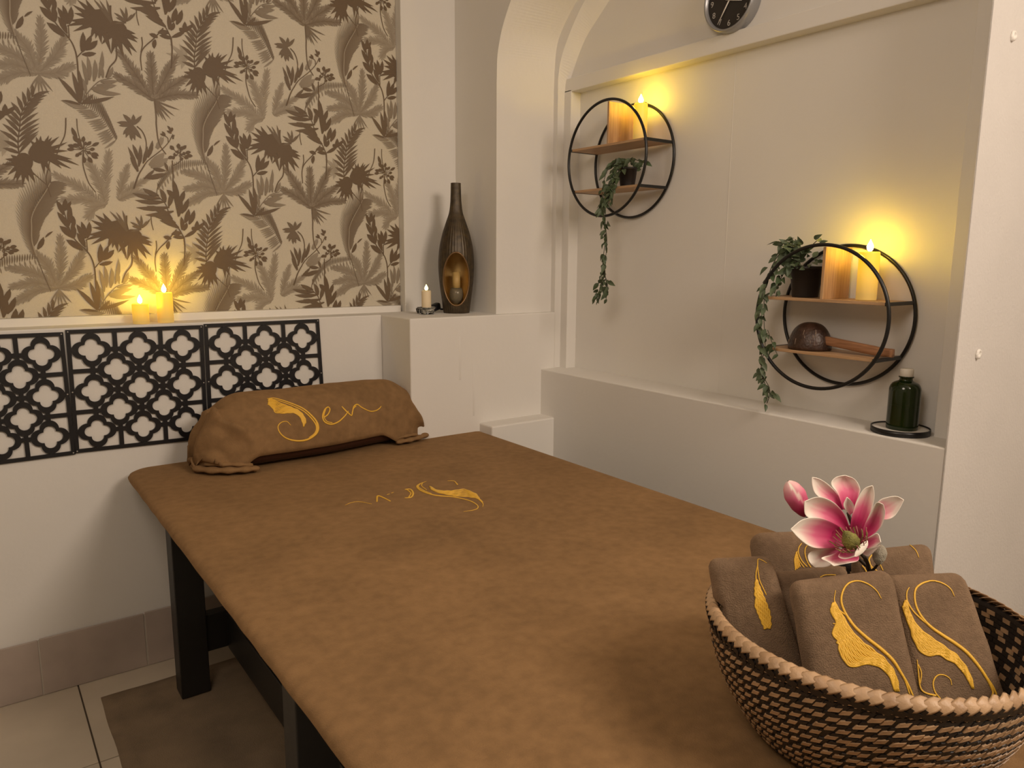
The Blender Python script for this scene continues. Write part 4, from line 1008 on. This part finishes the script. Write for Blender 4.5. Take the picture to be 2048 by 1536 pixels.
# ------------------------------------------------------------------ folded towels standing in the basket
def towel(label, TL, TR, BR, BL, dt, db, th, zend=.742, puff=.004, seed=1, rc=.95, dts=None):
    dTL, dTR = dts or (dt, dt)
    A, B = ond(*TL, dTL), ond(*TR, dTR); Cc, D = ond(*BR, db+(dTR-dt)), ond(*BL, db+(dTL-dt))
    k1 = (A[2]-zend)/(A[2]-D[2]); k2 = (B[2]-zend)/(B[2]-Cc[2]); D = A+(D-A)*k1; Cc = B+(Cc-B)*k2
    nrm = np.cross(B-A, D-A); nrm /= np.linalg.norm(nrm)
    if np.dot(nrm, CAM-A) < 0: nrm = -nrm
    hx = (np.linalg.norm(B-A)+np.linalg.norm(Cc-D))/4; hy = (np.linalg.norm(D-A)+np.linalg.norm(Cc-B))/4; hz = th/2
    b = bmesh.new(); bmesh.ops.create_cube(b, size=2.0); bmesh.ops.subdivide_edges(b, edges=b.edges[:], cuts=17, use_grid_fill=True)
    r = hz*rc
    def warp(t, h):   # pack grid lines near the rounded edges
        f = max(0.05, (h-r)/h); return math.copysign((abs(t)**.75)*h, t)
    for v in b.verts:
        p = np.array([warp(v.co.x, hx), warp(v.co.y, hy), v.co.z*hz])
        c = np.array([np.clip(p[0], -(hx-r), hx-r), np.clip(p[1], -(hy-r), hy-r), np.clip(p[2], -(hz-r), hz-r)]); d = p-c; L = np.linalg.norm(d)
        if L > 1e-9: p = c+d/L*r*(1 if L > 0 else 0)
        u = (p[0]/hx+1)/2; w = (1-p[1]/hy)/2
        bul = puff*math.sin(math.pi*min(1, max(0, u)))*math.sin(math.pi*min(1, max(0, w)))
        q = A*(1-u)*(1-w)+B*u*(1-w)+Cc*u*w+D*(1-u)*w
        zz = p[2]-hz+bul*(p[2]/hz)+.0016*smooth_noise(u*6+seed, w*7, seed)
        q = q+nrm*zz+(B-A)/np.linalg.norm(B-A)*.0016*smooth_noise(w*9, p[2]*60, seed+3)
        v.co = q
    for v in b.verts:     # the basket wall holds the towel in
        t = (v.co.z-BZ0)/HB
        if t < 1.07:
            t = min(1, max(0, t)); lim = RB+(RR-RB)*(1-(1-t)**2)-.0135-(.003 if t > .97 else 0); d = np.array([v.co.x-BC[0], v.co.y-BC[1]]); L = np.linalg.norm(d)
            if L > lim: f = (lim)/L; v.co.x = BC[0]+d[0]*f; v.co.y = BC[1]+d[1]*f
    bmesh.ops.recalc_face_normals(b, faces=b.faces)
    me = bpy.data.meshes.new('folded_towel')
    tree = BVHTree.FromBMesh(b)
    ctr = Vector((A+B+Cc+D)/4-nrm*hz); base = Vector((ctr.x, ctr.y, zend))
    for v in b.verts: v.co -= base
    b.to_mesh(me); b.free(); me.polygons.foreach_set('use_smooth', [True]*len(me.polygons)); me.materials.append(M['towel'])
    o = bpy.data.objects.new('folded_towel', me); COL.objects.link(o); o.location = base
    tag(o, label, 'towel', 'folded towels in the basket')
    return o, tree, base
c7 = lambda x, y: (1380+x/2.494, 920+y/2.494)
c9 = lambda x, y: (1400+x/6.4, 1040+y/6.4)
c8 = lambda x, y: (1720+x/4.085, 1160+y/4.085)
cF = lambda x, y: (1440+x/4.452, 920+y/4.452)
# front left towel
o, tree, bs = towel('folded taupe towel in front, its gold face emblem fully shown', (1585, 1164), (1790, 1138), (1849, 1400), (1627, 1400), 1.02, .985, .036, seed=2)
st = Stitch(tree, c7)
st.fill([(720, 708), (735, 738), (765, 785), (800, 845), (850, 900), (905, 942), (960, 985), (1000, 1030), (1028, 1085), (1040, 1152)],
        [(714, 716), (704, 745), (712, 778), (727, 800), (731, 815), (720, 842), (709, 868), (721, 884), (739, 896), (732, 911), (745, 922), (739, 938), (751, 960), (764, 992), (785, 1022), (812, 1030), (870, 1018), (935, 1026), (980, 1062), (1005, 1100), (1020, 1152)], 19, 4.4, .8)
st.stroke([(712, 815), (728, 820), (722, 838)], 2); st.stroke([(726, 650), (719, 690), (722, 712)], [1.2, 2, 2.6])
st.stroke([(720, 705), (740, 745), (790, 785), (822, 830)], [2.4, 3, 3, 2.4])
st.stroke([(954, 692), (928, 650), (882, 616), (830, 604), (785, 620), (760, 660), (755, 710), (778, 770), (822, 832), (885, 890), (955, 945), (1012, 1000), (1052, 1062), (1086, 1120), (1112, 1178)], [1.4, 2.4, 3, 3.4, 3.6, 4, 4.4, 5, 6, 7, 7.5, 7, 6, 5, 4])
st.stroke([(1060, 1080), (1075, 1110), (1095, 1170)], 3)
st.build(o, bs)
# front right towel
o, tree, bs = towel('folded taupe towel in front on the right, its emblem ending in a curl', (1776, 1150), (1936, 1144), (2030, 1420), (1832, 1420), 1.065, 1.015, .034, seed=5)
st = Stitch(tree, c8)
st.fill([(372, 160), (395, 240), (440, 340), (510, 420), (600, 485), (700, 555), (790, 620), (860, 710), (905, 800), (922, 885)],
        [(352, 215), (375, 300), (410, 390), (440, 490), (500, 590), (560, 615), (640, 610), (720, 650), (800, 700), (870, 790), (922, 885)], 17, 4.6, .7)
st.stroke([(402, 60), (382, 100), (385, 170), (430, 250), (500, 320), (570, 375)], [1.4, 2.6, 3, 3.4, 3.6, 4])
st.stroke([(770, 135), (740, 75), (680, 30), (600, 8), (520, 22), (460, 65), (445, 130), (460, 220), (510, 310), (580, 385), (680, 455), (780, 520), (870, 590), (950, 680), (1020, 780), (1070, 870), (1085, 930), (1050, 1000)], [1.6, 2.6, 3, 3.2, 3.6, 4, 4, 4.4, 5, 6, 7, 7.5, 7.5, 7, 6.5, 6, 5, 5])
st.stroke([(1040, 800), (1090, 880), (1115, 950), (1100, 1005)], [3, 4, 4, 3])
st.stroke([(748, 860), (735, 810), (690, 778), (640, 776), (605, 810), (597, 860), (615, 920), (660, 975)], [1.4, 2, 2.4, 2.6, 3, 3, 3, 2.6])
st.stroke([(465, 650), (475, 740), (490, 870), (530, 920), (620, 945)], [1.6, 3, 3.4, 3.6, 4]); st.stroke([(475, 690), (500, 760), (490, 850)], 2.6)
st.stroke([(1088, 590), (1105, 640), (1130, 700), (1125, 740), (1095, 680), (1086, 600)], 2.2); st.stroke([(1110, 690), (1150, 790), (1200, 860), (1245, 895)], [3, 2.6, 2, 1.2])
st.build(o, bs)
# left towel, emblem on its turned edge
o, tree, bs = towel('folded taupe towel leaning on the left rim, emblem on its right edge', (1411, 1119), (1541, 1113), (1596, 1300), (1440, 1300), 1.085, 1.06, .038, seed=8, dts=(1.10, 1.07))
st = Stitch(tree, c9)
st.fill([(722, 760), (760, 860), (800, 960), (850, 1080), (890, 1190), (905, 1330), (900, 1385)], [(715, 800), (705, 920), (720, 1020), (708, 1080), (740, 1180), (790, 1300), (830, 1395)], 9, 4, .8)
st.stroke([(855, 555), (800, 520), (745, 505), (738, 580), (718, 680), (718, 760), (740, 830)], [1.4, 2, 2, 2.2, 2.4, 2.6, 2.6])
st.stroke([(740, 600), (750, 700), (770, 790), (850, 960)], 2)
st.build(o, bs)
# middle towels
o, tree, bs = towel('plain folded taupe towel squeezed between the left and front towels', (1526, 1148), (1640, 1140), (1680, 1340), (1560, 1340), 1.092, 1.07, .028, seed=11)
o, tree, bs = towel('folded taupe towel just behind the front left one, mostly hidden', (1584, 1142), (1700, 1130), (1730, 1330), (1610, 1330), 1.128, 1.10, .030, seed=13)
st = Stitch(tree, cF); st.stroke([(890, 1045), (930, 1026), (990, 1022), (1030, 1024)], 2.2); st.build(o, bs)
# back towels
o, tree, bs = towel('folded taupe towel at the back left, behind the magnolia', (1507, 1066), (1672, 1060), (1690, 1260), (1530, 1260), 1.19, 1.16, .044, seed=17)
st = Stitch(tree, c9)
st.fill([(1240, 400), (1235, 450), (1255, 520), (1280, 600)], [(1230, 430), (1212, 500), (1215, 560), (1222, 640)], 4, 3, .3)
st.stroke([(1300, 300), (1265, 350), (1258, 420), (1300, 520), (1370, 600)], [1.6, 2.4, 2.6, 2.6, 2.4]); st.stroke([(1240, 430), (1270, 520), (1330, 610)], 2.2)
st.stroke([(1370, 325), (1345, 370), (1345, 450), (1375, 540), (1420, 610)], [1.6, 2.4, 2.6, 2.6, 2.4])
st.build(o, bs)
o, tree, bs = towel('folded taupe towel at the back right, behind the flower stem', (1712, 1100), (1872, 1083), (1890, 1260), (1730, 1260), 1.19, 1.15, .042, seed=19)
st = Stitch(tree, cF)
st.stroke([(1770, 870), (1745, 810), (1690, 760), (1620, 740), (1550, 740), (1480, 742), (1430, 770), (1380, 820), (1340, 860), (1325, 900), (1350, 950), (1400, 990)], [1.4, 2, 2.4, 2.6, 2.4, 2.4, 2.6, 2.8, 3, 3, 3, 3])
st.stroke([(1265, 940), (1290, 970), (1305, 1000)], 2.6); st.stroke([(1330, 900), (1345, 960), (1380, 1000)], 2.2); st.stroke([(1420, 920), (1450, 985)], 2.4)
st.build(o, bs)

# ------------------------------------------------------------------ magnolia
FLO = ond(1712, 1130, 1.075); FLO = np.array([FLO[0], FLO[1], FLO[2]])
mg = tag(empty('magnolia', tuple(FLO)), 'pink and white artificial magnolia standing among the basket towels', 'flower')
def petal(b, t, W, mid=(0, 0, 0), cup=.25, facing=None, t0=0., t1=1., prof=None, roll=0., tipc=0., edge=.24):
    B = ond(*b); T = ond(*t); Mx = (B+T)/2+RT*mid[0]+UP*mid[1]-FW*mid[2]
    nu, nv = 15, 9; P = []; tn = []
    for i in range(nu):
        u = i/(nu-1); c = B*(1-u)**2+2*Mx*u*(1-u)+T*u*u; tg = 2*(Mx-B)*(1-u)+2*(T-Mx)*u; tg /= np.linalg.norm(tg)
        fn = (CAM-c) if facing is None else np.array(facing, float); fn = fn/np.linalg.norm(fn)
        x = np.cross(tg, fn); x /= np.linalg.norm(x); n = np.cross(x, tg)
        cr, sr = math.cos(roll), math.sin(roll); x, n = x*cr+n*sr, n*cr-x*sr
        w = W/2*np.interp(u, (0, .12, .3, .5, .68, .82, .92, .975, 1), prof or (.22, .42, .74, .95, 1., .86, .56, .24, .03))
        row = []
        for j in range(nv):
            s = -1+2*j/(nv-1)
            q = c+x*w*s+n*(cup*w*s*s+.0012*math.sin(s*5+u*4)*u)+n*(-tipc*u**3)
            row.append(q-FLO); tn.append(min(1, t0+(t1-t0)*u**1.15+edge*abs(s)**3*min(1, u*2.2)))
        P.append(row)
    m = MB(); m.grid(np.array(P), tone=tn); m.t = [max(.001, q) for q in m.t]
    o = m.build('petal', M['petal'], mg); md = o.modifiers.new('t', 'SOLIDIFY'); md.thickness = .0011; md.offset = 0
    return o
cf = lambda x, y, d: (*cF(x, y), d)
ctr = cf(1190, 735, 1.045)
cG = lambda x, y: (1520+x/3.175, 920+y/3.175)
def petal2(Lp, Rp, db, dt, cup, t0=0., t1=1., edge=.26, back=0., dmid=0.):
    "petal from its two rims, base to tip; rims sit nearer the room than the hollow between them"
    nu, nv = 17, 11
    Lq = resample(catmull([cG(*p) for p in Lp], 8), nu); Rq = resample(catmull([cG(*p) for p in Rp], 8), nu); P = []; tn = []
    for i in range(nu):
        u = i/(nu-1); d = db+(dt-db)*u-dmid*math.sin(math.pi*u); wpx = np.linalg.norm(Lq[i]-Rq[i])*d/FPX; row = []
        for j in range(nv):
            s_ = j/(nv-1); q = Lq[i]*(1-s_)+Rq[i]*s_; c = 4*s_*(1-s_)
            row.append(ond(q[0], q[1], d+cup*wpx*c+back*(1-c)*wpx)-FLO)
            e = abs(2*s_-1); tn.append(max(.001, min(1, t0+(t1*1.1-t0)*u**1.05+edge*1.25*e**2.6*min(1, .15+u*1.7)+.03*math.sin(j*2.4+u*3))))
        P.append(row)
    m = MB(); m.grid(np.array(P), tone=tn); o = m.build('petal', M['petal'], mg)
    md = o.modifiers.new('t', 'SOLIDIFY'); md.thickness = .0012; md.offset = 0
    md = o.modifiers.new('s', 'SUBSURF'); md.levels = 1; md.render_levels = 1
    return o
petal2([(525, 320), (430, 270), (352, 218), (330, 155), (330, 110)], [(530, 298), (492, 215), (432, 152), (372, 116), (330, 110)], 1.095, 1.085, .25, .18, 1.0)
petal2([(528, 318), (492, 215), (448, 152), (478, 110), (540, 97)], [(602, 300), (628, 222), (638, 182), (604, 122), (540, 97)], 1.09, 1.095, .25, .12, 1.0)
petal2([(572, 352), (540, 312), (530, 280), (552, 235)], [(592, 332), (598, 290), (576, 256), (552, 235)], 1.075, 1.07, .3, .55, .95)
petal2([(730, 330), (750, 262), (800, 237), (868, 229), (914, 254)], [(745, 372), (800, 380), (850, 362), (886, 312), (914, 254)], 1.09, 1.08, .22, .42, .98)
petal2([(545, 465), (420, 400), (296, 362), (281, 305), (284, 262)], [(575, 445), (534, 340), (462, 263), (370, 232), (284, 262)], 1.065, 1.045, .28, .02, 1.0)
petal2([(572, 455), (580, 370), (612, 260), (660, 182), (716, 162)], [(642, 465), (692, 370), (720, 280), (727, 218), (716, 162)], 1.068, 1.055, .32, .03, .98)
petal2([(645, 490), (660, 420), (700, 335), (738, 268), (782, 282)], [(662, 502), (722, 470), (772, 420), (795, 340), (782, 282)], 1.06, 1.035, .38, .0, .86, edge=.34)
petal2([(535, 552), (430, 562), (330, 556), (250, 502), (194, 440)], [(548, 455), (472, 400), (370, 364), (270, 376), (194, 440)], 1.06, 1.02, .26, .0, 1.0)
petal2([(630, 525), (700, 484), (748, 464), (768, 522)], [(640, 560), (700, 562), (742, 546), (768, 522)], 1.058, 1.035, .2, .1, .8, edge=.4)
petal2([(640, 575), (700, 562), (745, 548), (770, 540)], [(655, 598), (688, 614), (728, 580), (770, 540)], 1.06, 1.035, .2, .75, 1.0)
petal2([(500, 555), (380, 562), (308, 592), (312, 645), (352, 682)], [(520, 590), (470, 640), (455, 665), (420, 680), (352, 682)], 1.062, 1.045, .2, .45, 1.0, edge=.5)
petal2([(535, 558), (462, 598), (384, 622), (430, 645), (468, 673)], [(605, 575), (626, 608), (626, 640), (560, 656), (468, 673)], 1.055, 1.02, .2, .05, .9, edge=.42)
petal2([(535, 560), (503, 596), (496, 616), (540, 629), (602, 612)], [(590, 570), (604, 580), (612, 590), (610, 602), (602, 612)], 1.045, 1.008, .3, .12, .78, edge=.4)
petal2([(600, 614), (606, 580), (640, 535), (682, 511)], [(608, 616), (652, 590), (684, 545), (682, 511)], 1.012, 1.02, -.2, .85, 1.0)
# stamens
c0 = ond(*cG(602, 552), 1.034); tp = ond(*cG(533, 447), 1.027); ax = tp-c0
m = MB(); P = []
fr = ax/np.linalg.norm(ax); e1 = np.cross(fr, UP); e1 /= np.linalg.norm(e1); e2 = np.cross(fr, e1)
for i, u in enumerate(np.linspace(0, 1, 10)):
    rr = .0112*np.interp(u, (0, .15, .45, .8, 1), (.55, .95, 1., .5, .03))
    P.append([c0-FLO+ax*u*1.0+(e1*math.cos(a)+e2*math.sin(a))*rr*(1+.10*math.sin(a*7+i*2)) for a in np.linspace(0, 2*math.pi, 18, endpoint=False)])
m.grid(np.array(P), closev=True).build('stamen_cone', M['stamen'], mg)
R = random.Random(3)
for k in range(26):
    a = 2*math.pi*k/26+R.uniform(-.1, .1); d = e1*math.cos(a)+e2*math.sin(a); b = c0-FLO+d*.0095
    L = R.uniform(.014, .022); p1 = b+d*L*.55+fr*L*.4; p2 = b+d*L*.8+fr*L*.95
    MB().tube([b, p1, p2], [.0006, .0006, .0009], 5).build('filament', M['filament'] if k % 3 else M['stamen'], mg)
m = MB(); cen = ond(*cG(585, 500), 1.075)-FLO
m.grid([[cen+(RT*math.cos(a)*math.cos(b)*.020+UP*math.sin(a)*math.cos(b)*.020+FW*math.sin(b)*.012) for a in np.linspace(0, 2*math.pi, 20, endpoint=False)] for b in np.linspace(-1.55, 1.55, 9)], closev=True, tone=[[.04]*20]*9)
m.build('flower_base', M['petal'], mg)
# left bud: three wrapped petals
def bud(b, t, rad, name, m, tones=(0, 1)):
    B = ond(*b); T = ond(*t); A = T-B; fr = A/np.linalg.norm(A); x = np.cross(fr, FW); x /= np.linalg.norm(x); y = np.cross(fr, x); P = []; tn = []
    for i in range(18):
        u = i/17; rr = rad*np.interp(u, (0, .08, .3, .62, .85, .96, 1), (.25, .5, .86, 1., .72, .34, .06))
        row = []
        for k in range(30):
            a = 2*math.pi*k/30; g = 1+.10*abs(math.sin(1.5*a+u*1.2))**.5-.06
            row.append(B+A*u+(x*math.cos(a)+y*math.sin(a))*rr*g-FLO); tn.append(max(.001, min(1, tones[0]+(tones[1]-tones[0])*u+.25*(abs(math.sin(1.5*a+u*1.2)) < .25))))
        P.append(row)
    mb = MB().grid(np.array(P), closev=True, tone=tn)
    return mb.build(name, m, mg)
bud((*cG(285, 352), 1.078), (*cG(178, 133), 1.062), .0152, 'bud', M['petal'], (.10, .80))
bud(cf(1405, 930, 1.06), cf(1430, 750, 1.055), .0098, 'closed_bud', M['fuzz'])
# stems
def stemp(pts, r, name='stem'):
    MB().tube(catmull([ond(*cf(*p))-FLO for p in pts], 8), r, 8).build(name, M['stem'], mg)
stemp([(1210, 790, 1.06), (1270, 850, 1.065), (1310, 910, 1.07), (1330, 1000, 1.085), (1320, 1200, 1.10), (1310, 1450, 1.10)], .0026)
stemp([(1410, 922, 1.06), (1385, 955, 1.07), (1345, 1000, 1.085), (1330, 1060, 1.09)], .0018)
stemp([(770, 520, 1.075), (900, 640, 1.085), (1100, 760, 1.085), (1300, 940, 1.085)], .0024)
stemp([(1140, 470, 1.09), (1190, 620, 1.095), (1270, 820, 1.09), (1325, 990, 1.085)], .0024)
stemp([(1335, 470, 1.09), (1330, 620, 1.10), (1300, 820, 1.095), (1325, 980, 1.085)], .0024)
